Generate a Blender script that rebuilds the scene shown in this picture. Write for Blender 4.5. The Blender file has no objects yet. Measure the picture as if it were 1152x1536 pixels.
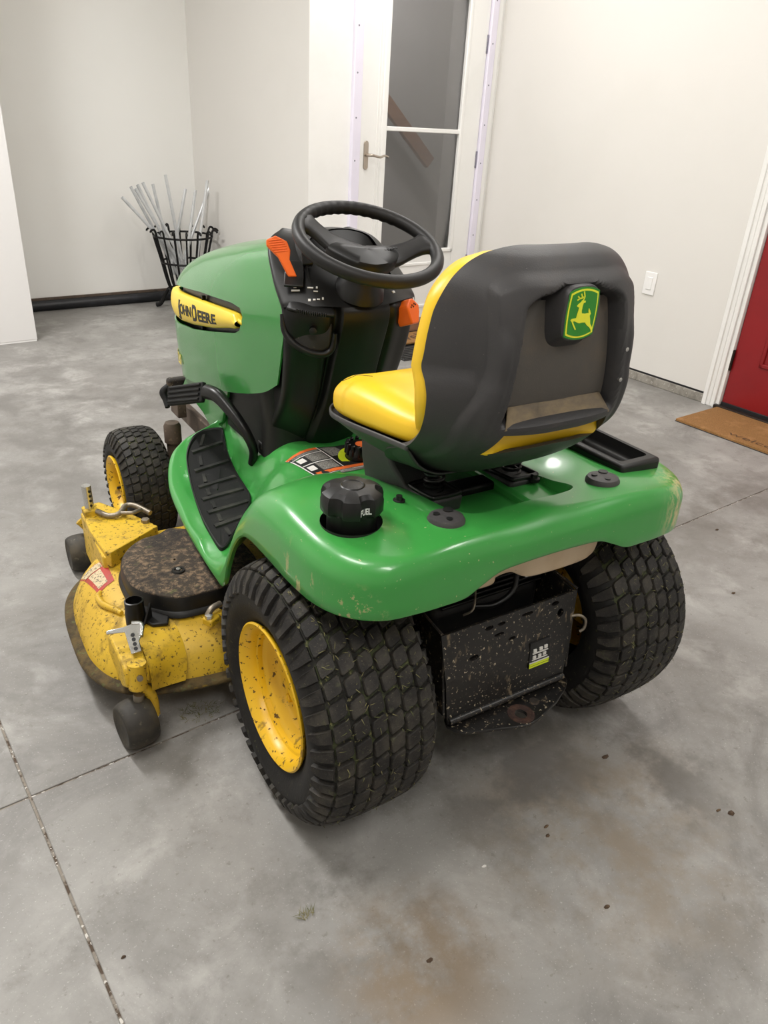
import bpy, bmesh, math, random
import numpy as np
from mathutils import Vector, Matrix
random.seed(7); np.random.seed(7)
scn = bpy.context.scene
COL = scn.collection
PI = math.pi

# ------------------------------------------------------------------ camera
CAM_P = (-0.9464, -1.1053, 1.3288)
YAW, PITCH, ROLL, FPX = 0.5785, 0.4802, 0.0617, 1141.8
def camera():
    cd = bpy.data.cameras.new('camera'); co = bpy.data.objects.new('camera', cd); COL.objects.link(co)
    F = Vector((math.sin(YAW)*math.cos(PITCH), math.cos(YAW)*math.cos(PITCH), -math.sin(PITCH)))
    R0 = Vector((math.cos(YAW), -math.sin(YAW), 0)); U0 = R0.cross(F)
    R = math.cos(ROLL)*R0 + math.sin(ROLL)*U0; U = -math.sin(ROLL)*R0 + math.cos(ROLL)*U0
    m = Matrix(((R.x, U.x, -F.x, CAM_P[0]), (R.y, U.y, -F.y, CAM_P[1]), (R.z, U.z, -F.z, CAM_P[2]), (0, 0, 0, 1)))
    co.matrix_world = m
    cd.sensor_fit = 'VERTICAL'; cd.sensor_height = 36; cd.lens = 36*FPX/1536; cd.clip_start = .02
    scn.camera = co
camera()
# ------------------------------------------------------------------ light
w = bpy.data.worlds.new('world'); scn.world = w; w.use_nodes = True
w.node_tree.nodes['Background'].inputs[0].default_value = (.80, .86, 1, 1)
w.node_tree.nodes['Background'].inputs[1].default_value = 1.0
scn.view_settings.view_transform = 'Standard'; scn.view_settings.look = 'None'
scn.view_settings.gamma = 1; scn.view_settings.use_curve_mapping = False
scn.view_settings.exposure = 0.0
TH = 0.0875                                   # the room is turned a little against the parked tractor
def rw(x, y, z=0):                             # room coordinates -> world
    return Vector((x*math.cos(TH)-y*math.sin(TH), x*math.sin(TH)+y*math.cos(TH), z))
CEIL = 2.95
LAMPS = [(-1.2, -1.7), (1.35, -1.7), (-1.2, .4), (1.35, .4), (-1.0, 2.6), (1.75, 2.1)]
LAMP_POWER = 21.5
def area(x, y, sx, sy, power, z, col=(1, .99, .98)):
    l = bpy.data.lights.new('lamp_light', 'AREA'); l.shape = 'RECTANGLE'; l.size = sx; l.size_y = sy; l.energy = power; l.color = col
    o = bpy.data.objects.new('lamp_light', l); COL.objects.link(o); o.location = rw(x, y, z); o.rotation_euler = (0, 0, TH)
    return o
# ------------------------------------------------------------------ materials
def lin(c):
    if isinstance(c, str):
        c = [int(c[i:i+2], 16)/255 for i in (0, 2, 4)]
        c = [((v+.055)/1.055)**2.4 if v > .04045 else v/12.92 for v in c]
    return (*c[:3], 1)
MATS = {}
def mat(name, base, rough=.5, metal=0, layers=(), bump=None, coat=0, spec=None, alpha=None, emit=None, rlayers=()):
    m = bpy.data.materials.new(name); m.use_nodes = True; MATS[name] = m
    nt = m.node_tree; b = nt.nodes['Principled BSDF']; L = nt.links
    b.inputs['Base Color'].default_value = lin(base); b.inputs['Roughness'].default_value = rough; b.inputs['Metallic'].default_value = metal
    if coat: b.inputs['Coat Weight'].default_value = coat; b.inputs['Coat Roughness'].default_value = .08
    if spec is not None: b.inputs['Specular IOR Level'].default_value = spec
    if emit: b.inputs['Emission Color'].default_value = lin(emit[0]); b.inputs['Emission Strength'].default_value = emit[1]
    tc = nt.nodes.new('ShaderNodeTexCoord')
    def noise(scale, detail=4, rgh=.6, stretch=(1, 1, 1), dist=0, off=0):
        mp = nt.nodes.new('ShaderNodeMapping'); mp.inputs['Scale'].default_value = stretch; mp.inputs['Location'].default_value = (off, off*.7, off*1.3)
        L.new(tc.outputs['Object'], mp.inputs['Vector'])
        n = nt.nodes.new('ShaderNodeTexNoise'); n.inputs['Scale'].default_value = scale; n.inputs['Detail'].default_value = detail
        n.inputs['Roughness'].default_value = rgh; n.inputs['Distortion'].default_value = dist
        L.new(mp.outputs[0], n.inputs['Vector']); return n
    def ramp(n, lo, hi, mx):
        r = nt.nodes.new('ShaderNodeMapRange'); r.inputs[1].default_value = lo; r.inputs[2].default_value = hi; r.inputs[4].default_value = mx
        r.interpolation_type = 'SMOOTHSTEP'
        L.new(n.outputs[0], r.inputs[0]); return r
    cur = None
    for i, ly in enumerate(layers):
        sc, col, lo, hi, mx = ly[:5]; kw = ly[5] if len(ly) > 5 else {}
        n = noise(sc, off=i*3.1+.7, **{k: v for k, v in kw.items() if k in ('detail', 'rgh', 'stretch', 'dist')})
        r = ramp(n, lo, hi, mx); fac = r.outputs[0]
        if 'where' in kw:                       # limit a stain to a place: ((x,y,z) centre, radius)
            for (c, rad) in [kw['where']]:
                d = nt.nodes.new('ShaderNodeVectorMath'); d.operation = 'DISTANCE'; d.inputs[1].default_value = c; L.new(tc.outputs['Object'], d.inputs[0])
                q = nt.nodes.new('ShaderNodeMapRange'); q.inputs[1].default_value = rad; q.inputs[2].default_value = rad*.25; q.interpolation_type = 'SMOOTHSTEP'
                L.new(d.outputs['Value'], q.inputs[0])
                mu = nt.nodes.new('ShaderNodeMath'); mu.operation = 'MULTIPLY'; L.new(fac, mu.inputs[0]); L.new(q.outputs[0], mu.inputs[1]); fac = mu.outputs[0]
        mx_ = nt.nodes.new('ShaderNodeMix'); mx_.data_type = 'RGBA'; mx_.inputs['B'].default_value = lin(col)
        if cur is None: mx_.inputs['A'].default_value = lin(base)
        else: L.new(cur, mx_.inputs['A'])
        L.new(fac, mx_.inputs['Factor']); cur = mx_.outputs['Result']
        if kw.get('rough') is not None:
            rm = nt.nodes.new('ShaderNodeMix'); rm.data_type = 'FLOAT'; rm.inputs['B'].default_value = kw['rough']
            prev = b.inputs['Roughness'].links[0].from_socket if b.inputs['Roughness'].links else None
            if prev: L.new(prev, rm.inputs['A'])
            else: rm.inputs['A'].default_value = rough
            L.new(fac, rm.inputs['Factor']); L.new(rm.outputs['Result'], b.inputs['Roughness'])
    if cur is not None: L.new(cur, b.inputs['Base Color'])
    if bump:
        n = noise(bump[0], detail=bump[2] if len(bump) > 2 else 3, off=9); bp = nt.nodes.new('ShaderNodeBump'); bp.inputs['Strength'].default_value = bump[1]
        bp.inputs['Distance'].default_value = bump[3] if len(bump) > 3 else .002
        L.new(n.outputs[0], bp.inputs['Height']); L.new(bp.outputs[0], b.inputs['Normal'])
    return m
DUST = '8a7a63'
mat('wall_white', 'e2dfda', .75, layers=[(1.2, 'dcd9d3', .4, .7, .5)], bump=(180, .05))
mat('wall_door', 'f0efeb', .55, layers=[(.8, 'ebe8e2', .4, .7, .6)])
mat('trim_white', 'f2f1ee', .4, layers=[(3, 'e9e8e4', .45, .7, .5)])
mat('vinyl_strip', 'e9e4f2', .35, layers=[(3, 'e0dcea', .45, .7, .5)])
mat('board_white', 'dedcda', .6, layers=[(60, 'b9b2a8', .72, .76, .6)])
mat('ceiling_white', 'efeeec', .8, layers=[(2, 'e8e7e4', .4, .7, .4)])
mat('concrete', '94928e', .55, layers=[
    (1.3, '75726e', .36, .66, .8, dict(detail=8, rgh=.62, dist=.6, rough=.5)),
    (5.0, 'b2b0ac', .46, .72, .6, dict(detail=9, rgh=.66, dist=.35)),
    (2.4, '666360', .50, .72, .7, dict(detail=9, rgh=.7, dist=.8)),
    (9, '75726d', .48, .68, .6, dict(detail=6, rgh=.7)),
    (60, '6c6861', .63, .74, .55, dict(detail=3)),
    (230, 'c4c1bb', .64, .72, .4, dict(detail=2)),
    (5, '78654c', .40, .62, .75, dict(detail=7, rgh=.7, where=((-.44, -.43, 0), .22))),
    (4, '837664', .36, .60, .75, dict(detail=7, rgh=.7, where=((.08, -.44, 0), .42))),
    (4, '5d5a55', .40, .6, .8, dict(detail=7, rgh=.7, where=((.30, -.36, 0), .30))),
    (4, '5f5c58', .40, .6, .7, dict(detail=7, rgh=.7, where=((.02, -.20, 0), .30))),
    (4, '63605b', .40, .6, .8, dict(detail=7, rgh=.7, where=((-.50, -.28, 0), .20))),
    (3, '66625c', .42, .62, .7, dict(detail=7, rgh=.7, where=((1.6, .5, 0), .8))),
    (3, '66635f', .42, .62, .7, dict(detail=7, rgh=.7, where=((-.3, 2.6, 0), 1.4)))],
    bump=(45, .12, 6, .003))
mat('joint_fill', '8d857b', .9, layers=[(30, '4a3a2c', .48, .56, .9), (90, 'd6d2cb', .60, .64, .9, dict(detail=2))])
mat('curb_concrete', '9a958c', .8, layers=[(14, '77726a', .4, .65, .8), (60, 'c9c5bd', .58, .66, .6)], bump=(60, .5, 4, .004))
mat('seal_black', '17181c', .45, layers=[(20, '2b2c33', .5, .7, .6)])
mat('red_paint', '8c1218', .38, layers=[(5, '7d0f15', .4, .7, .5)])
mat('bronze', '2e2620', .45, metal=.6, layers=[(30, '45372b', .5, .7, .5)])
mat('nickel', 'b9afa3', .3, metal=.9, layers=[(30, 'a89b8c', .5, .7, .4)])
mat('wood_dark', '8a6650', .55, layers=[(6, '6f4f3c', .4, .7, .7, dict(stretch=(1, 8, 8)))])
mat('coir', '99703f', .95, layers=[(220, '7d5430', .45, .65, .8), (14, 'b98a58', .5, .7, .5)], bump=(350, .9, 3, .004))
mat('mat_print', '4e3826', .95, layers=[(200, '6b4a2c', .45, .65, .8)])
mat('rubber_tray', '2b2a29', .6, layers=[(30, '474442', .5, .7, .6)])
mat('iron_black', '0e0d0d', .5, metal=.4, layers=[(40, '2a2420', .55, .7, .6)])
mat('galvanised', 'e0e2e4', .32, metal=.65, layers=[(14, 'c4c7ca', .45, .65, .5)])
mat('screw_grey', '8c8a96', .4, metal=.5, layers=[(90, '77757f', .5, .6, .5)])
mat('plate_white', 'f3f2f0', .3, layers=[(9, 'eeedea', .5, .7, .4)])
mat('hall_grey', 'a09d9b', .8, layers=[(2, 'a8a5a3', .4, .7, .5)])
mat('lamp_body', 'efefef', .4, layers=[(5, 'e6e6e6', .5, .7, .4)])
mat('lamp_glow', 'ffffff', .5, emit=('fff6ea', 9), layers=[(5, 'f8f8f8', .5, .7, .3)])
# tractor
SCR = ('c9b58a', .0)
mat('green_paint', '3d9643', .28, coat=.35, layers=[
    (1.7, '39903f', .4, .7, .6), (5, '57904f', .60, .85, .28, dict(rough=.5, detail=6)),
    (140, 'c7bb8f', .705, .73, .8, dict(detail=3, rough=.7)),
    (60, 'c9b98a', .47, .55, .95, dict(detail=7, rgh=.75, stretch=(1, 1, .22), rough=.75, where=((.388, -.222, .625), .115))),
    (38, 'bfae80', .55, .6, .8, dict(detail=7, rgh=.75, stretch=(1, 1, .35), rough=.75, where=((-.45, -.08, .58), .10))),
    (50, 'bfae80', .56, .6, .8, dict(detail=6, rgh=.75, rough=.75, where=((-.41, -.21, .585), .07)))])
mat('green_hood', '37853d', .22, coat=.5, layers=[(1.5, '347f39', .4, .7, .6), (6, '5b8a54', .62, .9, .25, dict(rough=.45, detail=6)), (120, '8f9c76', .72, .75, .5)])
mat('yellow_seat', 'efc320', .38, layers=[(3, 'e9bc1f', .4, .7, .6), (12, 'd8b31a', .62, .8, .35)], bump=(420, .12, 2, .001))
mat('yellow_paint', 'e8c21a', .4, layers=[(3, 'dcb41c', .4, .7, .6), (70, '6b5420', .66, .69, .85, dict(detail=4, rough=.8)), (9, 'b3912b', .55, .75, .5, dict(detail=6, rough=.7))])
mat('yellow_rim', 'e3b51e', .33, layers=[(4, 'd8a91e', .4, .7, .6), (75, '4b3416', .62, .65, .95, dict(detail=3, rough=.8)), (30, '6b5018', .60, .68, .7, dict(detail=6, stretch=(1, 1.6, .8)))])
mat('yellow_deck', 'd9b229', .42, layers=[(2, 'c79f2a', .35, .65, .8, dict(detail=6)), (18, '7a612a', .50, .68, .75, dict(detail=8, rgh=.72, rough=.85)),
    (110, '4d3d1d', .605, .64, .85, dict(detail=3, rough=.85)), (7, '8a7136', .58, .74, .55, dict(detail=8, rgh=.75, rough=.85))])
mat('deck_skirt', '5d4d2c', .9, layers=[(30, '3a3020', .4, .6, .8, dict(detail=8)), (14, 'b3922c', .60, .72, .7, dict(detail=6)), (60, '59603a', .58, .66, .6)], bump=(90, .7, 5, .004))
mat('name_yellow', 'eccd3a', .35, layers=[(4, 'e6c636', .4, .7, .5)])
mat('plastic_black', '101010', .45, spec=.4, layers=[(6, '1d1c1a', .4, .7, .6), (9, '3b342a', .62, .85, .30, dict(detail=7, rough=.65)), (150, '6f6353', .71, .74, .5)], bump=(380, .12, 2, .001))
mat('cover_grey', '3a3838', .55, layers=[(30, '4a4744', .45, .7, .6), (160, '6a645b', .68, .72, .5)], bump=(300, .2, 2, .001))
mat('plastic_gloss', '0b0b0b', .34, spec=.4, layers=[(5, '171614', .4, .7, .6), (7, '2e2922', .62, .85, .35, dict(detail=7, rough=.55))])
mat('dash_black', '0b0b0b', .42, spec=.35, layers=[(5, '131211', .4, .7, .6), (7, '4a4032', .58, .85, .35, dict(detail=7, rough=.7))])
mat('wheel_grip', '0e0d0d', .5, spec=.4, layers=[(8, '1d1b1a', .4, .7, .6)], bump=(500, .15, 2, .001))
mat('seat_plastic', '333233', .5, layers=[(4, '3c3a3a', .4, .7, .7), (6, '5a4e40', .56, .82, .45, dict(detail=8, rgh=.7, rough=.75)), (240, '5c564f', .70, .74, .5), (170, 'b5aca0', .745, .76, .7)], bump=(420, .3, 2, .0012))
mat('seat_dusty', '4a4641', .6, layers=[(5, '665a4b', .42, .72, .8, dict(detail=8, rgh=.7, rough=.8)), (14, '7d6b51', .60, .8, .5, dict(detail=7, rough=.85)), (240, '6c655c', .70, .74, .5)], bump=(420, .25, 2, .0012))
mat('ledge_dust', '655a4b', .75, layers=[(7, '8a7859', .40, .66, .85, dict(detail=8, rgh=.7, stretch=(1, 1, 2))), (12, '3d3935', .55, .75, .7, dict(detail=6))], bump=(420, .25, 2, .0012))
mat('rubber_mat', '121212', .6, spec=.3, layers=[(8, '33332f', .5, .75, .6, dict(detail=7)), (160, '7b7464', .70, .73, .55)], bump=(300, .3, 2, .001))
mat('rubber_rib', '1d1d1c', .55, spec=.35, layers=[(14, '4a4842', .45, .7, .7, dict(detail=7)), (160, '8b8474', .68, .72, .6)], bump=(300, .3, 2, .001))  # paler than the mat: highlight along rib tops put into the colour, plus dust
mat('tyre_rubber', '151413', .65, spec=.35, layers=[(5, '242220', .4, .7, .7), (26, '3c382f', .56, .74, .6, dict(detail=8)), (90, '5a5a38', .63, .70, .55, dict(detail=5))], bump=(160, .35, 4, .002))
mat('tyre_tread', '211f1d', .65, spec=.35, layers=[(20, '403c35', .42, .68, .85, dict(detail=8)), (55, '50513a', .60, .72, .5, dict(detail=7)), (170, '6f6753', .62, .70, .6, dict(stretch=(1, 2.5, 2.5)))], bump=(220, .5, 4, .002))
mat('tyre_groove', '23221d', .9, layers=[(30, '4b5230', .48, .62, .75, dict(detail=8)), (90, '8a8456', .62, .68, .6), (12, '2b2a26', .5, .7, .6)], bump=(200, .6, 4, .003))
mat('gauge_rubber', '2e2b26', .65, layers=[(10, '544c3c', .40, .65, .85, dict(detail=8)), (70, '6f6a55', .62, .70, .5)], bump=(120, .4, 4, .002))
mat('steel_black', '141312', .38, layers=[(6, '1f1c1a', .4, .7, .7), (160, 'b9ab90', .635, .67, .85, dict(detail=3, rough=.8)), (60, '8b7b62', .60, .70, .6, dict(detail=7, stretch=(1, 1, .35), rough=.8))], bump=(90, .15, 3, .001))
mat('steel_dirty', '2a2520', .75, layers=[(40, '5b4a38', .5, .66, .8, dict(detail=8)), (120, 'a8987c', .64, .69, .8)], bump=(90, .5, 4, .003))
mat('engine_black', '0c0c0c', .6, layers=[(20, '221f1b', .5, .7, .7, dict(detail=6)), (110, '6b5d49', .70, .73, .5)])
mat('rust', '3a2822', .85, layers=[(60, '553a2d', .45, .65, .8), (20, '2f2320', .5, .7, .7)], bump=(150, .5, 4, .002))
mat('muffler_brown', '5a4c40', .75, layers=[(18, '3a3029', .4, .7, .8, dict(detail=6)), (60, '8a7763', .62, .7, .6)])
mat('cover_dirty', '3c342b', .9, layers=[(50, '877159', .46, .62, .85, dict(detail=8, rgh=.75)), (12, '231f1c', .45, .7, .8, dict(detail=7)), (120, '9c8a6c', .64, .7, .7), (25, '5a6136', .64, .74, .5)], bump=(110, .8, 5, .004))
mat('tank_cream', 'd8c2a4', .55, layers=[(8, 'c4a985', .45, .7, .7, dict(detail=7)), (40, '8f7a5c', .66, .74, .5)])
mat('orange', 'f26a12', .4, layers=[(20, 'e8620f', .45, .7, .5)])
mat('orange_ink', '2a1407', .5, layers=[(20, '3a1c0a', .5, .7, .4)])
mat('chrome', 'c9c9c6', .25, metal=.9, layers=[(40, '8f8c86', .5, .7, .6)])
mat('steel_dull', '8f8678', .45, metal=.7, layers=[(40, '6a5d4a', .45, .7, .8)])
mat('label_black', '161616', .5, layers=[(60, '2a2a2a', .5, .65, .6)])
mat('label_white', 'd8d6d0', .5, layers=[(60, 'bdbab2', .5, .7, .5)])
mat('label_print', '9a978f', .5, layers=[(420, '1a1a1a', .47, .52, .95, dict(detail=1, stretch=(1, 3, 1)))])
mat('label_orange', 'd8662a', .5, layers=[(40, 'b95724', .5, .7, .5)])
mat('label_red', 'b0372c', .5, layers=[(60, '8a4b34', .5, .66, .7)])
mat('label_cream', 'cdbb96', .55, layers=[(160, '55473a', .52, .6, .85)])
mat('label_lime', 'cfe02a', .45, layers=[(30, 'bccc25', .5, .7, .4)])
mat('emblem_green', '2f8a2b', .3, layers=[(20, '2c8228', .5, .7, .4)])
mat('emblem_yellow', 'eff03a', .3, layers=[(20, 'e6e634', .5, .7, .4)])
mat('ink_black', '141414', .5, layers=[(30, '1f1f1f', .5, .7, .4)])
mat('ink_white', 'e2e2e0', .5, layers=[(30, 'cfcfcc', .5, .7, .4)])
mat('ink_gold', 'd9c34a', .4, layers=[(30, 'c9b23c', .5, .7, .4)])
mat('grass_dry', '77714b', .9, layers=[(40, '4f5630', .45, .6, .9)])
mat('leaf_brown', '4a3a2c', .9, layers=[(60, '6b5640', .45, .65, .8)])
def glass_mat():
    m = bpy.data.materials.new('pane_glass'); m.use_nodes = True; MATS['pane_glass'] = m
    nt = m.node_tree; nt.nodes.remove(nt.nodes['Principled BSDF']); out = nt.nodes['Material Output']
    t = nt.nodes.new('ShaderNodeBsdfTransparent'); t.inputs[0].default_value = (.80, .80, .80, 1)
    g = nt.nodes.new('ShaderNodeBsdfGlossy'); g.inputs['Roughness'].default_value = .03
    fr = nt.nodes.new('ShaderNodeFresnel'); fr.inputs[0].default_value = 1.5
    mx = nt.nodes.new('ShaderNodeMixShader'); L = nt.links
    L.new(fr.outputs[0], mx.inputs[0]); L.new(t.outputs[0], mx.inputs[1]); L.new(g.outputs[0], mx.inputs[2]); L.new(mx.outputs[0], out.inputs[0])
glass_mat()
# ------------------------------------------------------------------ mesh helpers
def link(o, parent=None):
    COL.objects.link(o)
    if parent is not None: o.parent = parent
    return o
def tag(o, label=None, cat=None, group=None, kind=None):
    if label: o['label'] = label
    if cat: o['category'] = cat
    if group: o['group'] = group
    if kind: o['kind'] = kind
    return o
def empty(name, loc, rz=0):
    o = bpy.data.objects.new(name, None); o.empty_display_size = .1; COL.objects.link(o); o.location = loc; o.rotation_euler = (0, 0, rz); return o
def mesh(name, V, F, m, parent=None, smooth=True, bevel=0, solid=0, sub=0, auto=40, segs=2):
    me = bpy.data.meshes.new(name); me.from_pydata([tuple(map(float, v)) for v in V], [], [tuple(f) for f in F]); me.validate(); me.update()
    me.materials.append(MATS[m] if isinstance(m, str) else m)
    o = bpy.data.objects.new(name, me); link(o, parent)
    if parent is not None and parent.type == 'EMPTY': pass
    if smooth:
        for p in me.polygons: p.use_smooth = True
        if auto < 180:
            bm = bmesh.new(); bm.from_mesh(me)
            for e in bm.edges:
                if len(e.link_faces) == 2 and e.calc_face_angle(0) > math.radians(auto): e.smooth = False
            bm.to_mesh(me); bm.free()
    if solid:
        s = o.modifiers.new('s', 'SOLIDIFY'); s.thickness = solid; s.offset = -1
    if bevel:
        b = o.modifiers.new('b', 'BEVEL'); b.width = bevel; b.segments = segs; b.limit_method = 'ANGLE'; b.angle_limit = math.radians(35); b.harden_normals = False
    if sub:
        s = o.modifiers.new('u', 'SUBSURF'); s.levels = sub; s.render_levels = sub
    return o
def recalc(o):
    bm = bmesh.new(); bm.from_mesh(o.data); bmesh.ops.remove_doubles(bm, verts=bm.verts, dist=1e-5); bmesh.ops.recalc_face_normals(bm, faces=bm.faces); bm.to_mesh(o.data); bm.free(); return o
def boxdata(c, s, rot=None):
    V = []
    for dx in (-.5, .5):
        for dy in (-.5, .5):
            for dz in (-.5, .5):
                v = Vector((dx*s[0], dy*s[1], dz*s[2]))
                if rot is not None: v = rot @ v
                V.append(v+Vector(c))
    F = [(0, 1, 3, 2), (4, 6, 7, 5), (0, 4, 5, 1), (2, 3, 7, 6), (0, 2, 6, 4), (1, 5, 7, 3)]
    return V, F
def R3(x=0, y=0, z=0): return Matrix.Rotation(z, 3, 'Z') @ Matrix.Rotation(y, 3, 'Y') @ Matrix.Rotation(x, 3, 'X')
def box(name, c, s, m, parent=None, bevel=.003, rot=None, segs=2):
    V, F = boxdata(c, s, rot); return mesh(name, V, F, m, parent, bevel=bevel, segs=segs)
def rbox(name, lo, hi, m, parent=None, bevel=.003):       # by corners
    return box(name, [(a+b)/2 for a, b in zip(lo, hi)], [abs(b-a) for a, b in zip(lo, hi)], m, parent, bevel)
def cr(P, n, closed=False):                                # Catmull-Rom through rows of points
    P = np.asarray(P, float); N = len(P)
    if closed: ext = np.concatenate([P[-1:], P, P[:2]])
    else: ext = np.concatenate([2*P[:1]-P[1:2], P, 2*P[-1:]-P[-2:-1]])
    T = np.linspace(0, N if closed else N-1, n, endpoint=not closed)
    i = np.minimum(T.astype(int), (N if closed else N-1)-1); t = (T-i).reshape(-1, *([1]*(P.ndim-1)))
    a, b, c, d = ext[i], ext[i+1], ext[i+2], ext[i+3]
    return .5*(2*b+(c-a)*t+(2*a-5*b+4*c-d)*t*t+(3*b-a-3*c+d)*t**3)
def gridfaces(nu, nv, cu=False, cv=False, flip=False):
    F = []
    for i in range(nu if cu else nu-1):
        for j in range(nv if cv else nv-1):
            a, b, c, d = i*nv+j, ((i+1) % nu)*nv+j, ((i+1) % nu)*nv+(j+1) % nv, i*nv+(j+1) % nv
            F.append((a, d, c, b) if flip else (a, b, c, d))
    return F
def grid(name, rows, m, parent=None, nu=None, nv=None, cu=False, cv=False, solid=0, flip=False, auto=60, bevel=0, capu=False, dense=True):
    P = np.asarray(rows, float)
    if dense:
        if nu: P = cr(P, nu, cu)
        if nv: P = np.swapaxes(cr(np.swapaxes(P, 0, 1), nv, cv), 0, 1)
    a, b = P.shape[:2]; V = P.reshape(-1, 3); F = gridfaces(a, b, cu, cv, flip)
    if capu:
        F.append(tuple(range(b))); F.append(tuple(range((a-1)*b, a*b))[::-1])
    o = mesh(name, V, F, m, parent, solid=solid, auto=auto, bevel=bevel); recalc(o); return o
def lathe(name, prof, c, axis, m, parent=None, n=48, cap=True, auto=40):
    c = Vector(c); az = Vector(axis).normalized(); ax = az.orthogonal().normalized(); ay = az.cross(ax)
    V = []; F = []
    for r, h in prof:
        for k in range(n):
            t = 2*PI*k/n; V.append(c+az*h+(ax*math.cos(t)+ay*math.sin(t))*r)
    F = gridfaces(len(prof), n, False, True)
    if cap:
        if prof[0][0] > 1e-6: F.append(tuple(range(n)))
        if prof[-1][0] > 1e-6: F.append(tuple(range((len(prof)-1)*n, len(prof)*n))[::-1])
    o = mesh(name, V, F, m, parent, auto=auto); recalc(o); return o
def tubedata(pts, r, n=10, closed=False):
    pts = [Vector(p) for p in pts]; N = len(pts); V = []; prev = None
    rs = r if hasattr(r, '__len__') else [r]*N
    for i, p in enumerate(pts):
        if closed: d = pts[(i+1) % N]-pts[i-1]
        else: d = pts[min(i+1, N-1)]-pts[max(i-1, 0)]
        d.normalize()
        if prev is None: u = d.orthogonal().normalized()
        else: u = (prev-d*prev.dot(d)).normalized()
        prev = u; v = d.cross(u)
        for k in range(n):
            t = 2*PI*k/n; V.append(p+(u*math.cos(t)+v*math.sin(t))*rs[i])
    F = gridfaces(N, n, closed, True)
    if not closed: F += [tuple(range(n))[::-1], tuple(range((N-1)*n, N*n))]
    return V, F
def tube(name, pts, r, m, parent=None, n=10, closed=False, smooth=0):
    if smooth: 
        if hasattr(r, '__len__'): r = list(cr(np.array(r)[:, None], smooth, closed)[:, 0])
        pts = [Vector(p) for p in cr(pts, smooth, closed)]
    V, F = tubedata(pts, r, n, closed); o = mesh(name, V, F, m, parent, auto=50); return recalc(o)
def prism(name, poly, h0, h1, m, parent=None, fn=None, bevel=.002, auto=35, segs=2):
    """polygon (2d) extruded from h0 to h1; fn maps (a,b,h) to a point"""
    fn = fn or (lambda a, b, h: (a, b, h)); n = len(poly)
    V = [fn(a, b, h0) for a, b in poly]+[fn(a, b, h1) for a, b in poly]
    F = [tuple(range(n))[::-1], tuple(range(n, 2*n))]+[(i, (i+1) % n, n+(i+1) % n, n+i) for i in range(n)]
    o = mesh(name, V, F, m, parent, bevel=bevel, auto=auto, segs=segs); return recalc(o)
def arc(cx, cy, r, a0, a1, n): return [(cx+r*math.cos(math.radians(a0+(a1-a0)*k/(n-1))), cy+r*math.sin(math.radians(a0+(a1-a0)*k/(n-1)))) for k in range(n)]
def text_mesh(name, s, m, parent, fn, sx=1., sy=1., depth=.0, bold=0., sub=0):
    cu = bpy.data.curves.new('t', 'FONT'); cu.body = s; cu.size = 1; cu.extrude = .02; cu.offset = bold; cu.resolution_u = 3
    o = bpy.data.objects.new('t', cu); COL.objects.link(o)
    dg = bpy.context.evaluated_depsgraph_get(); me0 = bpy.data.meshes.new_from_object(o.evaluated_get(dg))
    bpy.data.objects.remove(o); bpy.data.curves.remove(cu)
    if sub:
        bm = bmesh.new(); bm.from_mesh(me0); bmesh.ops.triangulate(bm, faces=bm.faces); bmesh.ops.subdivide_edges(bm, edges=bm.edges, cuts=sub); bm.to_mesh(me0); bm.free()
    xs = [v.co.x for v in me0.vertices]; x0, x1 = min(xs), max(xs)
    V = [fn((v.co.x-x0)/(x1-x0), v.co.y, v.co.z) for v in me0.vertices]; F = [tuple(p.vertices) for p in me0.polygons]
    bpy.data.meshes.remove(me0)
    return mesh(name, V, F, m, parent, smooth=False)
def bake(o):                                              # apply the modifiers of a mesh object
    bpy.context.view_layer.update(); dg = bpy.context.evaluated_depsgraph_get(); me = bpy.data.meshes.new_from_object(o.evaluated_get(dg)); o.modifiers.clear(); old = o.data; o.data = me; bpy.data.meshes.remove(old); return o
def cut(o, cutters):
    for c in cutters:
        b = o.modifiers.new('cut', 'BOOLEAN'); b.object = c; b.operation = 'DIFFERENCE'; b.solver = 'EXACT'
    bake(o)
    for c in cutters: me = c.data; bpy.data.objects.remove(c); bpy.data.meshes.remove(me)
    for p in o.data.polygons: p.use_smooth = True
    bm = bmesh.new(); bm.from_mesh(o.data)
    for e in bm.edges:
        if len(e.link_faces) == 2 and e.calc_face_angle(0) > math.radians(40): e.smooth = False
    bm.to_mesh(o.data); bm.free()
    return o
def lerp(a, b, t): return a+(b-a)*t
def inroom(o): o.rotation_euler = (0, 0, TH); return o
# ================================================================== the room
def struct(name, boxes, m, bevel=.0):
    V = []; F = []
    for lo, hi in boxes:
        v, f = boxdata([(a+b)/2 for a, b in zip(lo, hi)], [b-a for a, b in zip(lo, hi)]); k = len(V); V += v; F += [tuple(i+k for i in q) for q in f]
    o = mesh(name, V, F, m, None, smooth=False, bevel=bevel); inroom(o); tag(o, kind='structure'); return o
XW, YW = -2.9, -3.9           # left wall, wall behind the photographer
XR, YB, XC, YD = 2.87, 4.63, 1.46, 3.06
floor = struct('floor', [((XW-.1, YW-.1, -.15), (3.7, YB+.1, -.003))], 'joint_fill')
JX, JY, JG = -.899, .319, .0025
for (x0, x1) in ((XW-.1, JX-JG), (JX+JG, 3.7)):
    for (y0, y1) in ((YW-.1, JY-JG), (JY+JG, YB+.1)):
        V, F = boxdata(((x0+x1)/2, (y0+y1)/2, -.03), (x1-x0, y1-y0, .06)); mesh('floor_slab', V, F, 'concrete', floor, smooth=False, bevel=.002)
struct('ceiling', [((XW-.1, YW-.1, CEIL), (3.7, YB+.1, CEIL+.1))], 'ceiling_white')
struct('wall_back', [((XW-.1, YB, .082), (XC+.12, YB+.1, CEIL))], 'wall_door')
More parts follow.
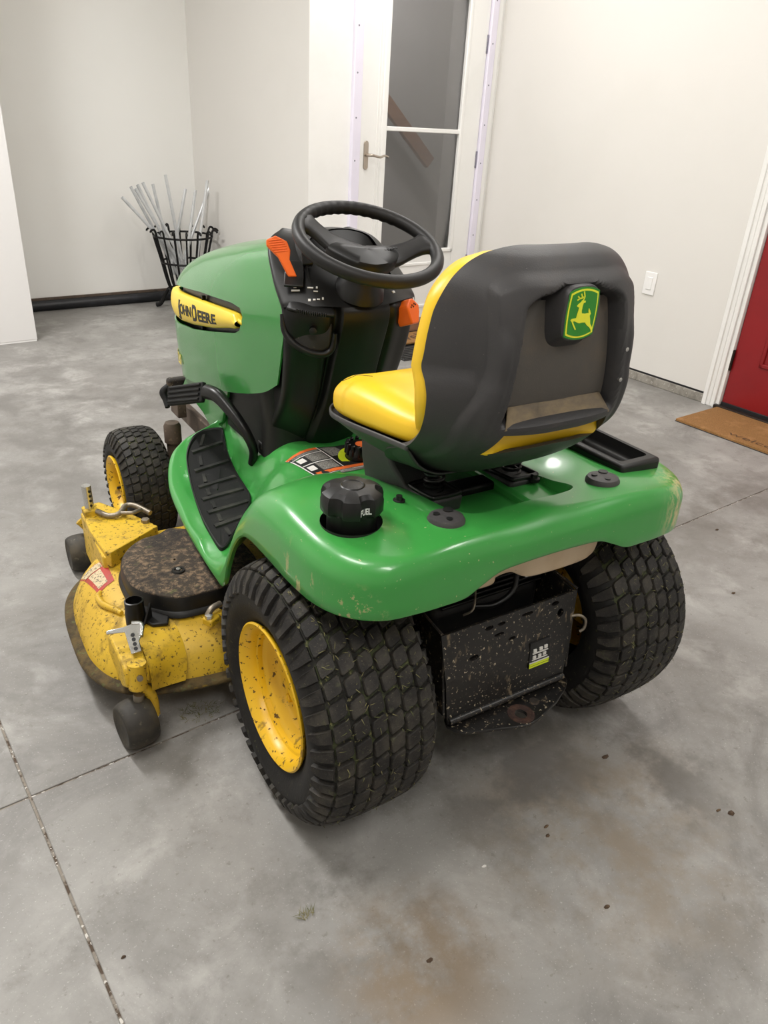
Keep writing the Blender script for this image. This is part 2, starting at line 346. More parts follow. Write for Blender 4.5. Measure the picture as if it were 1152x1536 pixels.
struct('wall_return', [((XC, YD, 0), (XC+.12, YB, CEIL))], 'wall_white')
struct('wall_left', [((XW-.1, YW, 0), (XW, YB, CEIL))], 'wall_white')
struct('wall_front', [((XW, YW-.1, 0), (XR+.12, YW, CEIL))], 'wall_white')
struct('wall_door_side', [((XC+.003, YD-.002, 0), (1.741, YD+.12, CEIL)), ((1.741, YD, 2.10), (XR, YD+.12, CEIL)), ((2.84, YD, 0), (XR+.12, YD+.12, CEIL))], 'trim_white')
struct('wall_right', [((XR, 1.045, .062), (XR+.12, YD+.12, CEIL)), ((XR, .10, 2.08), (XR+.12, 1.045, CEIL)), ((XR, YW, .062), (XR+.12, .10, CEIL))], 'wall_white')
struct('trim_1', [((XR-.004, 1.13, 0), (XR+.12, YD, .050))], 'curb_concrete', .004)
struct('trim_2', [((XR+.004, 1.13, .05), (XR+.1, YD, .063))], 'seal_black')
# black rubber seal along the foot of the back wall
seal = mesh('trim_3', *tubedata([(XW, 4.605, .036), (XC, 4.605, .036)], .034, 20), 'seal_black'); inroom(seal); tag(seal, kind='structure')
struct('trim_4', [((XW, 4.612, .066), (XC, 4.63, .084))], 'muffler_brown')
struct('trim_5', [((XW, 4.60, 0), (XC, 4.63, .03))], 'seal_black')
# hall behind the glazed door
struct('wall_hall', [((XC+.12, 4.40, 0), (3.7, 4.5, CEIL)), ((3.6, YD+.12, 0), (3.7, 4.4, CEIL)), ((XR+.12, YD, 0), (3.7, YD+.12, CEIL))], 'hall_grey')
hr = empty('handrail', rw(3.09, 4.30, 1.26), TH)
tag(hr, 'brown wooden stair handrail seen slanting behind the glass door', 'handrail')
mesh('rail', *boxdata((0, 0, 0), (.80, .045, .10), R3(y=.72)), 'wood_dark', hr, bevel=.006)
mesh('bracket', *boxdata((.06, .02, -.08), (.03, .06, .03)), 'bronze', hr, bevel=.003)

o = empty('ceiling_lamp', rw(2.5, 3.75, CEIL), TH); tag(o, 'added round lamp, out of view, brightening the hall behind the glass door', 'lamp', 'ceiling lamps over the garage')  # unseen lamp added to lift the grey hall behind the glass
lathe('housing', [(.11, 0), (.11, -.03), (.10, -.034)], (0, 0, 0), (0, 0, 1), 'lamp_body', o, 32, cap=False); lathe('diffuser', [(.10, -.034), (.07, -.045), (0, -.05)], (0, 0, 0), (0, 0, 1), 'lamp_glow', o, 32)
area(2.5, 3.75, .2, .2, 25, CEIL-.06)
# --- glazed door
d1 = empty('door_1', rw(0, 0, 0), TH); tag(d1, 'white door with two tall glass panes and a lever handle', 'door', kind='structure')
def dp(name, lo, hi, m='trim_white', bevel=.003, parent=None): return rbox(name, lo, hi, m, parent or d1, bevel)
y0 = YD
jl = dp('jamb', (1.741, y0-.028, 0), (1.80, y0+.10, 2.1), 'vinyl_strip', .004)
dp('jamb', (2.749, y0-.028, 0), (2.80, y0+.10, 2.1), 'vinyl_strip', .004)
dp('jamb', (1.80, y0-.028, 2.055), (2.749, y0+.10, 2.1), 'vinyl_strip', .004)
dp('stop', (2.80, y0-.015, 0), (2.845, y0+.02, 2.1), 'trim_white', .004)
for side in (1.763, 2.772):
    for z in np.linspace(.18, 1.98, 9): lathe('screw', [(.0, .0), (.005, .0), (.004, -.002), (0, -.0025)], (side, y0-.028, z), (0, 1, 0), 'screw_grey', d1, 10)
dy0, dy1 = y0-.008, y0+.036
dp('stile', (1.803, dy0, .10), (1.965, dy1, 2.052)); dp('stile', (2.60, dy0, .10), (2.746, dy1, 2.052))
dp('rail', (1.965, dy0, .10), (2.60, dy1, .53)); dp('rail', (1.965, dy0, 1.99), (2.60, dy1, 2.052))
gf = dp('glass_frame', (1.96, dy0-.008, .526), (1.998, dy0+.02, 1.995), bevel=.006)
for lo, hi in (((2.578, .526), (2.605, 1.995)), ((1.96, .526), (2.605, .552)), ((1.96, 1.972), (2.605, 1.995))):
    dp('glass_frame', (lo[0], dy0-.008, lo[1]), (hi[0], dy0+.02, hi[1]), bevel=.006)
dp('glazing_bar', (1.99, dy0-.004, 1.245), (2.585, dy0+.02, 1.27), bevel=.004)
dp('pane', (1.99, y0+.010, .54), (2.585, y0+.016, 1.25), 'pane_glass', 0); dp('pane', (1.99, y0+.010, 1.265), (2.585, y0+.016, 1.98), 'pane_glass', 0)
for g in (1.925, 1.945): dp('bead', (g, dy0-.003, .15), (g+.008, dy0+.002, 2.02), bevel=.002)
for (a, b, c, d) in ((2.05, .17, 2.50, .19), (2.05, .45, 2.50, .47), (2.03, .17, 2.05, .47), (2.50, .17, 2.52, .47)): dp('panel_moulding', (a, dy0-.005, b), (c, dy0+.002, d), bevel=.004)
hp = prism('handle_plate', [(1.853+dx, 1.11+dz) for dx, dz in arc(0, .062, .0165, 0, 180, 9)+arc(0, -.062, .0165, 180, 360, 9)], dy0-.007, dy0, 'nickel', d1, fn=lambda a, b, h: (a, h, b), bevel=.002)
tube('lever', [(1.855, dy0-.005, 1.112), (1.855, dy0-.045, 1.112), (1.872, dy0-.055, 1.112), (1.92, dy0-.056, 1.104), (1.955, dy0-.056, 1.112), (1.985, dy0-.052, 1.106)], [.009, .009, .008, .007, .006, .005], 'nickel', d1, smooth=24)
for z in (.45, 1.10, 1.75): dp('hinge', (2.738, dy0-.006, z-.05), (2.752, dy0+.004, z+.05), 'screw_grey', .002)
dp('threshold', (1.74, 2.985, .03), (2.84, y0+.05, .098), 'wood_dark', .004)
dp('threshold', (1.74, 2.975, 0), (2.84, y0+.05, .035), 'bronze', .003)
# --- red door
d2 = empty('door_2', rw(0, 0, 0), TH); tag(d2, 'red panelled entry door in a white casing on the right wall', 'door', kind='structure')
def dq(name, lo, hi, m='trim_white', bevel=.003): return rbox(name, lo, hi, m, d2, bevel)
for (a, b, t) in ((1.062, 1.135, .012), (1.112, 1.137, .021), (1.062, 1.076, .018), (1.088, 1.098, .016)):
    dq('casing', (XR-t, a, 0), (XR+.003, b, 2.14), bevel=.003)
dq('casing', (XR-.018, .02, 2.07), (XR+.003, 1.137, 2.145)); dq('casing', (XR-.018, .015, 0), (XR+.003, .085, 2.14))
dq('jamb', (XR-.006, 1.04, 0), (XR+.12, 1.066, 2.08)); dq('jamb', (XR-.006, .08, 0), (XR+.12, .105, 2.08)); dq('jamb', (XR-.006, .1, 2.055), (XR+.12, 1.05, 2.08))
slab = dq('door_slab', (XR+.012, .11, .035), (XR+.056, 1.037, 2.05), 'red_paint', .004)
for (ya, yb) in ((.60, .89), (.25, .54)):
    for (za, zb) in ((.27, .78), (.98, 1.85)):
        for lo, hi in (((ya, za), (yb, za+.022)), ((ya, zb-.022), (yb, zb)), ((ya, za), (ya+.022, zb)), ((yb-.022, za), (yb, zb))):
            dq('panel_moulding', (XR+.003, lo[0], lo[1]), (XR+.014, hi[0], hi[1]), 'red_paint', .005)
        dq('raised_panel', (XR+.005, ya+.05, za+.05), (XR+.014, yb-.05, zb-.05), 'red_paint', .006)
for z in (.27, 1.05, 1.85):
    tube('hinge', [(XR+.002, 1.038, z-.055), (XR+.002, 1.038, z+.055)], .008, 'bronze', d2)
dq('threshold', (XR-.03, .085, 0), (XR+.10, 1.06, .022), 'bronze', .004); dq('door_sweep', (XR+.006, .11, .02), (XR+.03, 1.037, .038), 'seal_black', .002)

# --- cover plate on the right wall
sp = empty('wall_plate', rw(XR, 1.632, .56), TH); tag(sp, 'white rectangular cover plate on the wall behind the seat', 'wall plate')
box('plate', (-.004, 0, 0), (.007, .078, .125), 'plate_white', sp, .003); box('rocker', (-.009, 0, 0), (.005, .034, .068), 'plate_white', sp, .002)

# --- white panel standing upright at the left edge
wp = empty('white_panel', rw(.05, 3.86, 0), TH); tag(wp, 'tall white flat panel standing upright at the left edge', 'panel')
box('sheet', (-.46, .02, 1.215), (.92, .036, 2.41), 'board_white', wp, .002); box('edge_strip', (-.46, .02, .006), (.915, .032, .012), 'plate_white', wp, .001)

# --- doormats
def mat_thing(name, lo, hi, label, words, wfn, h=.016):
    o = empty(name, rw((lo[0]+hi[0])/2, (lo[1]+hi[1])/2, 0), TH); tag(o, label, 'doormat')
    sx, sy = hi[0]-lo[0], hi[1]-lo[1]
    return o, sx, sy, h
o, sx, sy, h = mat_thing('doormat', (2.462, .30), (2.842, 1.035), 'brown coir doormat on the concrete before the red door', None, None)
box('pile', (0, 0, h/2), (sx, sy, h), 'coir', o, .004); box('backing', (0, 0, .002), (sx+.004, sy+.004, .004), 'rubber_tray', o, .001)
text_mesh('lettering', 'welcome', 'mat_print', o, lambda u, y, z: (-.150+y*.062, .10-u*.36, h+.0006+z*.02), bold=.0)
tr = empty('boot_tray', rw(2.26, 2.76, 0), TH); tag(tr, 'black ribbed rubber tray mat below the glass door', 'mat')
box('base', (0, 0, .004), (.86, .47, .008), 'rubber_tray', tr, .002)
for k in range(7): box('rib', (0, -.222+k*.03, .0115), (.84, .012, .008), 'rubber_tray', tr, .002)
o = empty('doormat', rw(2.30, 2.88, .0155), TH); tag(o, 'small orange-brown printed doormat lying on the black tray', 'doormat')
box('pile', (0, 0, .008), (.66, .22, .014), 'coir', o, .004)
text_mesh('lettering', 'welcome', 'mat_print', o, lambda u, y, z: (-.27+u*.54, -.06+y*.16, .0155+z*.02), bold=.01)

# --- fire basket with conduit pipes
BX, BY = 1.205, 4.30
fb = empty('fire_basket', rw(BX, BY, 0), TH); tag(fb, 'black wrought iron log basket in the corner holding steel pipes', 'basket')
def bw(z): return lerp(.115, .205, max(0, (z-.13))/(.53-.13))
for z, rr in ((.505, .007), (.33, .007), (.14, .008)):
    mesh('ring', *tubedata([(bw(z)*math.cos(t), bw(z)*math.sin(t), z) for t in np.linspace(0, 2*PI, 40, endpoint=False)], rr, 8, True), 'iron_black', fb)
for k in range(16):
    t = 2*PI*k/16+.1; c, s = math.cos(t), math.sin(t)
    P = [(r*c, r*s, z) for r, z in ((.02, .12), (.09, .122), (.113, .15), (.135, .22), (.165, .36), (.197, .49), (.203, .53), (.215, .552), (.235, .548), (.243, .535))]
    mesh('bar', *tubedata([Vector(p) for p in cr(P, 24)], .0065 if k % 2 else .0075, 6), 'iron_black', fb)
for k in range(4):
    t = PI/4+PI/2*k+.15; c, s = math.cos(t), math.sin(t)
    P = [(r*c, r*s, z) for r, z in ((.08, .135), (.12, .14), (.15, .10), (.19, .03), (.225, .016))]
    mesh('foot', *tubedata([Vector(p) for p in cr(P, 16)], [.012]*10+[.016]*6, 8), 'iron_black', fb)
lathe('base_plate', [(0, .118), (.11, .118), (.112, .124), (0, .126)], (0, 0, 0), (0, 0, 1), 'iron_black', fb, 28)
TOPS = [(0.802, 0.757, 'leaning furthest left out of the iron basket'), (0.888, 0.815, 'second from the left in the iron basket'), (0.881, 0.813, 'third from the left in the iron basket, lower end'),
        (0.919, 0.831, 'fourth from the left in the iron basket'), (0.918, 0.853, 'fifth from the left in the basket, touching its neighbour'), (1.048, 0.829, 'sixth from the left in the iron basket'),
        (1.100, 0.896, 'tallest of all, rising near the middle of the basket'), (1.262, 0.803, 'leaning right just past the tallest pipe'), (1.289, 0.805, 'third pipe from the right in the basket'),
        (1.362, 0.871, 'bright and leaning right, second from the right'), (1.474, 0.819, 'furthest right in the iron basket')]
for i, (x, z, what) in enumerate(TOPS):
    yy = (4.3, 4.3615, 4.259, 4.3205, 4.218, 4.382, 4.2795, 4.341, 4.2385, 4.1975, 4.4025)[i]
    top = Vector((x, yy, z)); cross = Vector(((1.028, 1.040, 1.052, 1.064, 1.076, 1.105, 1.155, 1.180, 1.225, 1.285, 1.325)[i], yy, .505)); d = cross-top
    k = min((top.z-(.14+abs(yy-BY)*1.1))/-d.z, *([(math.copysign(max(.03, .11-abs(yy-BY)*.7), d.x)+BX-top.x)/d.x] if abs(d.x) > 1e-4 else [])); bot = top+d*max(k, 1.25); d = top-bot; ln = d.length
    o = lathe('steel_pipe', [(.0085, 0), (.0105, 0), (.0105, ln), (.0085, ln), (.0085, ln-.12), (0, ln-.12)], bot, d, 'galvanised', None, 14, cap=False)
    inroom(o); tag(o, 'galvanised steel pipe '+what, 'pipe', 'conduit pipes in the iron basket')

# --- ceiling lamps
for i, (x, y) in enumerate(LAMPS):
    o = empty('ceiling_lamp', rw(x, y, CEIL), TH); tag(o, 'white linear ceiling lamp '+('behind the tractor on the left', 'behind the tractor on the right', 'beside the mower deck', 'above the right rear tyre', 'nearest the white panel', 'nearest the glass door')[i], 'lamp', 'ceiling lamps over the garage')
    box('housing', (0, 0, -.025), (.24, 1.25, .05), 'lamp_body', o, .006); box('diffuser', (0, 0, -.053), (.21, 1.2, .008), 'lamp_glow', o, .003)
    area(x, y, .30, 1.2, LAMP_POWER*(1, 1, 1, .85, 3.8, 1.0)[i], CEIL-.065)
# ================================================================== the tractor
TR = empty('lawn_tractor', (0, 0, 0))
tag(TR, 'green and yellow riding lawn tractor with black seat back and mower deck', 'lawn tractor')
# ---------------------------------------------------------------- fender deck
def tps(pts):
    P = np.array([(a, b) for a, b, c in pts]); z = np.array([c for a, b, c in pts]); n = len(P)
    def U(d2): return np.where(d2 > 1e-12, d2*np.log(np.maximum(d2, 1e-12)), 0)
    K = U(((P[:, None]-P[None])**2).sum(-1))+np.eye(n)*1e-4; Q = np.c_[np.ones(n), P]
    A = np.block([[K, Q], [Q.T, np.zeros((3, 3))]]); s = np.linalg.solve(A, np.r_[z, 0, 0, 0])
    def f(X):
        X = np.atleast_2d(X); return U(((X[:, None]-P[None])**2).sum(-1))@s[:n]+s[n]+X@s[n+1:]
    return f
half = [(-.2, -.16, .697), (0, -.2, .695), (-.2, -.24, .690), (-.1, -.24, .690), (0, -.25, .69), (-.36, -.21, .682), (-.42, -.14, .682), (-.445, 0, .685), (-.34, -.07, .688), (-.215, 0, .682), (-.15, .02, .658), (-.15, -.08, .672), (-.44, .08, .676),
        (-.3, .08, .686), (-.22, .12, .665), (-.15, .12, .640), (0, .0, .655), (0, .15, .625), (-.1, .17, .622),
        (-.44, .16, .640), (-.40, .17, .645), (-.3, .21, .640), (-.2, .27, .605), (-.1, .3, .565), (0, .3, .56),
        (-.44, .24, .545), (-.40, .27, .535), (-.3, .33, .54), (-.435, .31, .435), (-.40, .35, .425), (-.3, .44, .435), (-.22, .45, .505), (-.165, .405, .532), (-.16, .47, .525), (0, .405, .535), (0, .47, .528), (-.13, .6, .515), (0, .6, .515), (0, .7, .495), (-.22, .58, .45), (-.155, .70, .485),
        (-.435, .365, .365), (-.43, .42, .350), (-.38, .45, .352), (-.34, .52, .350), (-.29, .585, .352), (-.235, .66, .354), (-.3, .70, .350), (-.42, .55, .350), (-.41, .72, .352), (-.385, .86, .362),
        (-.3, .85, .358), (-.215, .76, .354), (-.208, .85, .356), (-.178, .76, .425), (-.172, .85, .43), (-.25, .76, .351), (-.25, .9, .362), (-.36, .96, .385), (-.30, .95, .380), (-.27, 1.02, .415), (-.2, 1.04, .435), (-.20, .95, .378), (-.15, .80, .475), (-.14, .9, .48), (-.13, 1.0, .488), (-.12, 1.06, .485), (0, .85, .49), (0, 1.06, .49)]
MATL = [(-.170, 1.045), (-.225, 1.048), (-.272, 1.025), (-.312, .965), (-.335, .88), (-.352, .80), (-.372, .70), (-.388, .60), (-.397, .50), (-.396, .462), (-.378, .468), (-.345, .51), (-.295, .575), (-.248, .64), (-.218, .70), (-.205, .78), (-.198, .86), (-.188, .95), (-.172, 1.02)]
MATP = cr(MATL, 76, True)
ztps = tps(half+[(-a, b, c) for a, b, c in half if a < 0])
def ztop(X):                                   # smooth body, with a flat foot board where each mat lies
    X = np.atleast_2d(np.asarray(X, float)); z = ztps(X)
    k = (np.abs(X[:, 0]) > .12) & (X[:, 1] > .40)
    if k.any():
        p = np.c_[-np.abs(X[k, 0]), X[k, 1]]; A, B = MATP, np.roll(MATP, -1, 0); e = B-A
        d = p[:, None]-A[None]; t = np.clip((d*e).sum(-1)/(e*e).sum(-1), 0, 1); ds = np.linalg.norm(d-e*t[..., None], axis=-1).min(1)
        yi, yj = A[:, 1], B[:, 1]; c = ((yi > p[:, 1:]) != (yj > p[:, 1:])) & (p[:, :1] < (B[:, 0]-A[:, 0])*(p[:, 1:]-yi)/(yj-yi+1e-12)+A[:, 0])
        ins = c.sum(1) % 2 == 1; m_ = np.where(ins, 1, np.clip(1-ds/.022, 0, 1)); m_ = m_*m_*(3-2*m_)
        zf = .352+.075*np.maximum(0, (p[:, 1]-.80)/.25)**1.6
        z[k] = z[k]*(1-m_)+zf*m_
    return z
BND = [((-.0, 1.075), .455, (0, 1.0)), ((-.08, 1.075), .452, (0, .99)), ((-.14, 1.07), .445, (0, .98)), ((-.24, 1.06), .415, (0, .96)), ((-.31, 1.03), .39, (0, .93)), ((-.36, .98), .368, (0, .88)), ((-.40, .86), .345, (0, .8)), ((-.42, .70), .332, (0, .68)),
       ((-.432, .55), .328, (0, .55)), ((-.437, .40), .325, (0, .40)), ((-.438, .345), .333, (0, .32)), ((-.441, .30), .415, (-.03, .235)), ((-.444, .25), .49, (-.10, .215)), ((-.447, .20), .54, (-.135, .18)),
       ((-.449, .15), .562, (-.14, .13)), ((-.451, .05), .570, (-.14, .05)), ((-.450, -.05), .570, (-.14, -.04)), ((-.442, -.13), .573, (-.14, -.10)), ((-.418, -.19), .577, (-.138, -.13)), ((-.37, -.232), .580, (-.13, -.145)),
       ((-.31, -.246), .583, (-.115, -.152)), ((-.25, -.248), .583, (-.10, -.154)), ((-.205, -.248), .585, (-.085, -.155)), ((-.165, -.247), .602, (-.07, -.156)), ((-.125, -.246), .617, (-.055, -.156)), ((-.06, -.246), .621, (-.03, -.157)), ((0, -.246), .622, (0, -.157))]
NS = 26*6+1
Pb = cr([b[0] for b in BND], NS); Zb = cr([[b[1]] for b in BND], NS)[:, 0]; Qb = cr([b[2] for b in BND], NS)
def fender():
    rows = []
    for sgn in (-1, 1):
        rng = range(NS) if sgn < 0 else range(NS-2, 0, -1)
        for i in rng:
            P, Q, zb = Pb[i], Qb[i], Zb[i]; L = np.linalg.norm(Q-P)
            zt = ztop(P)[0]; rmax = .045 if P[1] < .3 else .018
            r = min(rmax, (zt-zb)*.72) if P[1] < .3 else min(rmax, max((zt-zb)*.8, .006))
            ds = np.r_[r*(1-np.cos(np.linspace(0, PI/2, 8))), np.linspace(r, L, 42)[1:]]
            xy = P+(Q-P)*(ds/L)[:, None]; z = ztop(xy)
            k = ds < r; z[k] -= r-np.sqrt(np.maximum(0, r*r-(r-ds[k])**2))
            d = (P-Q)/L
            pts = [(*(P-d*.012), zb-.001), (*(P-d*.003), zb-.004), (*P, zb)]
            for t in (.33, .66): pts.append((*(P), lerp(zb, z[0], t)))
            pts += [(a, b, c) for (a, b), c in zip(xy, z)]
            rows.append([(q[0]*(1 if sgn < 0 else -1), q[1], q[2]) for q in pts])
    P = np.array(rows); a, b = P.shape[:2]
    o = mesh('fender_deck', P.reshape(-1, 3), gridfaces(a, b, True, False), 'green_paint', TR, solid=0, auto=50); recalc(o)
    s = o.modifiers.new('s', 'SOLIDIFY'); s.thickness = .004; s.offset = -1
    c = lathe('cut', [(.056, 0), (.056, .3)], (-.345, -.08, .55), (0, 0, 1), 'green_paint', None, 40)
    c2 = prism('cut', [(.268, -.144), (.377, -.144), (.379, .070), (.268, .070)], .6, .8, 'green_paint', None, bevel=.02, segs=4)
    return cut(o, [c, c2])
FD = fender()
# well under the seat
wl = [(Qb[i][0], Qb[i][1]) for i in range(NS) if Qb[i][1] < .2 and Qb[i][0] < -.001]
loop = wl+[(-a, b) for a, b in wl[::-1]]
rows = []
for zz, sc in ((.0, 1.0), (-.008, .985), (-.03, .97), (-.05, .955), (-.10, .90), (-.102, .0)):
    rows.append([(a*sc, .02+(b-.02)*sc, ztop((a, b))[0]+zz if sc > .95 else .636+zz*.05) for a, b in loop])
grid('seat_well', rows, 'green_paint', FD, cv=True, dense=False)
prism('step_plate', [(.055, -.10), (.075, -.145), (.15, -.14), (.15, .12), (.055, .12)], .60, .652, 'green_paint', FD, bevel=.008)
for sx in (-1, 1):
    o = lathe('tie_down_cover', [(0, .009), (.018, .009), (.031, .006), (.0345, 0), (.0345, -.01)], (sx*.196, -.16, .697), (0, .05, 1), 'cover_grey', FD, 36)
    for k, rr in ((.8, .0095), (2.6, .006), (4.4, .006)):
        lathe('hole', [(0, .0105), (rr, .0105), (rr, .0)], (sx*.196+.018*math.cos(k), -.16+.018*math.sin(k), .697), (0, .05, 1), 'ink_black', FD, 16)
for p in ((-.222, -.045), (.12, -.045)):
    lathe('bolt', [(0, .012), (.006, .012), (.007, .004), (.012, .003), (.012, -.004)], (p[0], p[1], ztop(p)[0]), (0, 0, 1), 'plastic_black', FD, 12)
# fuel cap
CX, CY = -.345, -.08
def cap():
    zc = .700; V = []; n = 96; prof = [(.044, .655, 0), (.044, .712, 0), (.045, .714, 0), (.0545, .716, 1), (.0570, .720, 1), (.057, .741, 1), (.054, .750, .85), (.042, .757, .35), (.0, .761, 0)]
    rows = []
    for r, z, k in prof:
        row = []
        for i in range(n):
            t = 2*PI*i/n; q = (t*6/(2*PI)) % 1; dent = .0105*k*max(0, math.cos((q-.5)*2*PI))**.6 if math.cos((q-.5)*2*PI) > 0 else 0
            rr = r-dent; row.append((CX+rr*math.cos(t), CY+rr*math.sin(t), z))
        rows.append(row)
    return grid('fuel_cap', rows, 'plastic_black', TR, cv=True, dense=False, auto=35)
FC = cap()
lathe('recess', [(.0, .635), (.056, .635), (.056, .69)], (CX, CY, 0), (0, 0, 1), 'engine_black', FC, 36, cap=False)
lathe('top_ring', [(.018, .7595), (.020, .7605), (.022, .7590)], (CX, CY, 0), (0, 0, 1), 'plastic_gloss', FC, 32, cap=False)
def capfn(u, y, z):
    t = math.radians(-103+u*24); q = (t*6/(2*PI)) % 1; r = .057-.0105*max(0, math.cos((q-.5)*2*PI))**.6+.0009+.02*z
    return (CX+r*math.cos(t), CY+r*math.sin(t), .7235+.0165*y)
text_mesh('lettering', 'FUEL', 'ink_white', FC, capfn, bold=.02, sub=1)
# tool tray on the right fender
tt = prism('tray', [(.262, -.150), (.382, -.150), (.385, .075), (.262, .075)], .66, .708, 'plastic_black', TR, bevel=.008, segs=3)
c = prism('cut', [(.278, -.128), (.366, -.128), (.368, .058), (.278, .058)], .672, .75, 'plastic_black', None, bevel=.012, segs=3)
cut(tt, [c])
# foot mats
def footmat(sgn):
    P = np.array(cr(MATL, 120, True)); c = np.array([-.285, .78]); rows = []
    for k, dz in ((1.0, -.002), (.995, .009), (.965, .0105), (.935, .0055), (.6, .0055), (.3, .0055), (.02, .0055)):
        q = c+(P-c)*k; z = ztop(np.c_[q[:, 0], q[:, 1]])+dz; rows.append(np.c_[q[:, 0]*(-sgn), q[:, 1], z])
    return grid('foot_mat', rows, 'rubber_mat', FD, cv=True, dense=False, auto=30)
for sgn in (-1, 1):
    fm = footmat(sgn)
    def xl(y): return float(np.interp(y, [.465, .6, .74, .88, .965, 1.03], [-.385, -.374, -.352, -.322, -.302, -.262]))
    def xr_(y): return float(np.interp(y, [.47, .51, .575, .64, .70, .86, 1.04], [-.372, -.345, -.295, -.248, -.222, -.203, -.180]))
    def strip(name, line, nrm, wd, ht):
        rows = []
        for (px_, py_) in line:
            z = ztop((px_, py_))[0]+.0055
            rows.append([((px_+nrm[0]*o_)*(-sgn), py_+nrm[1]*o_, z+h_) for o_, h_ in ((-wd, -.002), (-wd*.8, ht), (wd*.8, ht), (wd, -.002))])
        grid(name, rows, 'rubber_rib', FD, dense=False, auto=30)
    for k in range(6):
        yc = .575+k*.079; a_, b_ = xl(yc)+.006, xr_(yc+.02)-.004
        if b_-a_ < .04: continue
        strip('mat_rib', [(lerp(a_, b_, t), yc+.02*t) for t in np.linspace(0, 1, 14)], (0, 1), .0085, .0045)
    for k in range(7):
        y0_, y1_ = .515+k*.079, .555+k*.079
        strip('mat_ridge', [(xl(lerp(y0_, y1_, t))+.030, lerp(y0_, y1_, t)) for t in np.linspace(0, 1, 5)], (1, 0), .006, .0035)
# warning label, drawn as a sheet that follows the fender top
def sheet(name, quad, m, parent, off=.0012, n=8, zf=None):
    A, B, C, D = [np.array(q) for q in quad]; rows = []
    for s in np.linspace(0, 1, n):
        r = []
        for t in np.linspace(0, 1, n):
            q = (A*(1-s)+D*s)*(1-t)+(B*(1-s)+C*s)*t; r.append((q[0], q[1], ztop(q)[0]+off))
        rows.append(r)
    return grid(name, rows, m, parent, dense=False)
LQ = [(-.165, .585), (.045, .585), (.045, .405), (-.165, .405)]   # front-left, front-right, rear-right, rear-left
def lq(u, v): return (lerp(LQ[0][0], LQ[1][0], u), lerp(LQ[0][1], LQ[2][1], v))
lab = sheet('warning_label', LQ, 'label_black', FD)
def lsub(u0, v0, u1, v1, m, name='label_print', off=.0018): sheet(name, [lq(u0, v0), lq(u1, v0), lq(u1, v1), lq(u0, v1)], m, FD, off, 5)
lsub(0, 0, .42, .09, 'label_orange', 'label_band'); lsub(.05, .86, 1, .96, 'label_orange', 'label_band')
lsub(0, 0, .015, 1, 'label_white', 'label_line'); lsub(.02, .19, .43, .215, 'label_white', 'label_line'); lsub(.02, .53, .43, .555, 'label_white', 'label_line'); lsub(.42, 0, .435, .86, 'label_white', 'label_line'); lsub(0, .985, 1, 1, 'label_white', 'label_line')
lsub(.17, .24, .40, .50, 'label_print'); lsub(.17, .58, .40, .84, 'label_print'); lsub(.46, .05, .68, .45, 'label_print'); lsub(.04, .10, .40, .17, 'label_print'); lsub(.30, .97, .9, 1.10, 'label_print')
for v in (.36, .70): lsub(.04, v-.09, .13, v+.07, 'label_white', 'label_figure')
sheet('label_print', [(-.155, .80), (-.148, .80), (-.150, .755), (-.158, .755)], 'label_print', FD, .0015, 4)
# height dial
HD = lathe('height_dial', [(.038, 0), (.038, .022), (.033, .030), (.030, .034), (0, .035)], (-.003, .470, ztop((-.003, .47))[0]+.006), (0, -.1, 1), 'plastic_gloss', TR, 40)
for k in range(14):
    t = 2*PI*k/14; lathe('grip', [(.0055, 0), (.0055, .03), (0, .034)], (-.003+.037*math.cos(t), .470+.037*math.sin(t), .545), (0, -.1, 1), 'plastic_gloss', HD, 8)
lathe('dial_scale', [(.040, .003), (.058, .003), (.058, 0)], (-.003, .470, ztop((-.003, .47))[0]+.002), (0, -.1, 1), 'label_lime', HD, 40, cap=False)
lathe('dial_cap', [(.016, .0355), (0, .0375)], (-.003, .470, ztop((-.003, .47))[0]+.006), (0, -.1, 1), 'label_orange', HD, 24)

# ---------------------------------------------------------------- hood
HL = [
 [(-.174, .610, .705), (-.181, .68, .665), (-.192, .80, .625), (-.200, 1.0, .575), (-.195, 1.2, .535), (-.180, 1.37, .508), (-.12, 1.485, .495), (0, 1.53, .49)],
 [(-.180, .572, .795), (-.190, .68, .768), (-.200, .80, .74), (-.207, 1.0, .70), (-.203, 1.2, .665), (-.188, 1.38, .64), (-.13, 1.50, .625), (0, 1.545, .615)],
 [(-.181, .552, .885), (-.192, .66, .868), (-.202, .80, .845), (-.208, 1.0, .812), (-.204, 1.2, .782), (-.189, 1.38, .752), (-.13, 1.497, .735), (0, 1.54, .73)],
 [(-.174, .622, .958), (-.182, .71, .943), (-.190, .82, .925), (-.195, 1.0, .895), (-.189, 1.2, .862), (-.173, 1.365, .83), (-.12, 1.472, .81), (0, 1.512, .80)],
 [(-.150, .70, 1.017), (-.157, .78, 1.002), (-.163, .87, .985), (-.160, 1.02, .957), (-.152, 1.2, .920), (-.134, 1.345, .882), (-.09, 1.435, .858), (0, 1.47, .85)],
 [(-.09, .735, 1.041), (-.09, .81, 1.028), (-.09, .90, 1.010), (-.088, 1.04, .983), (-.082, 1.2, .946), (-.07, 1.325, .908), (-.045, 1.405, .886), (0, 1.435, .88)],
 [(0, .745, 1.046), (0, .82, 1.034), (0, .91, 1.016), (0, 1.05, .989), (0, 1.2, .953), (0, 1.315, .920), (0, 1.385, .90), (0, 1.415, .893)]]
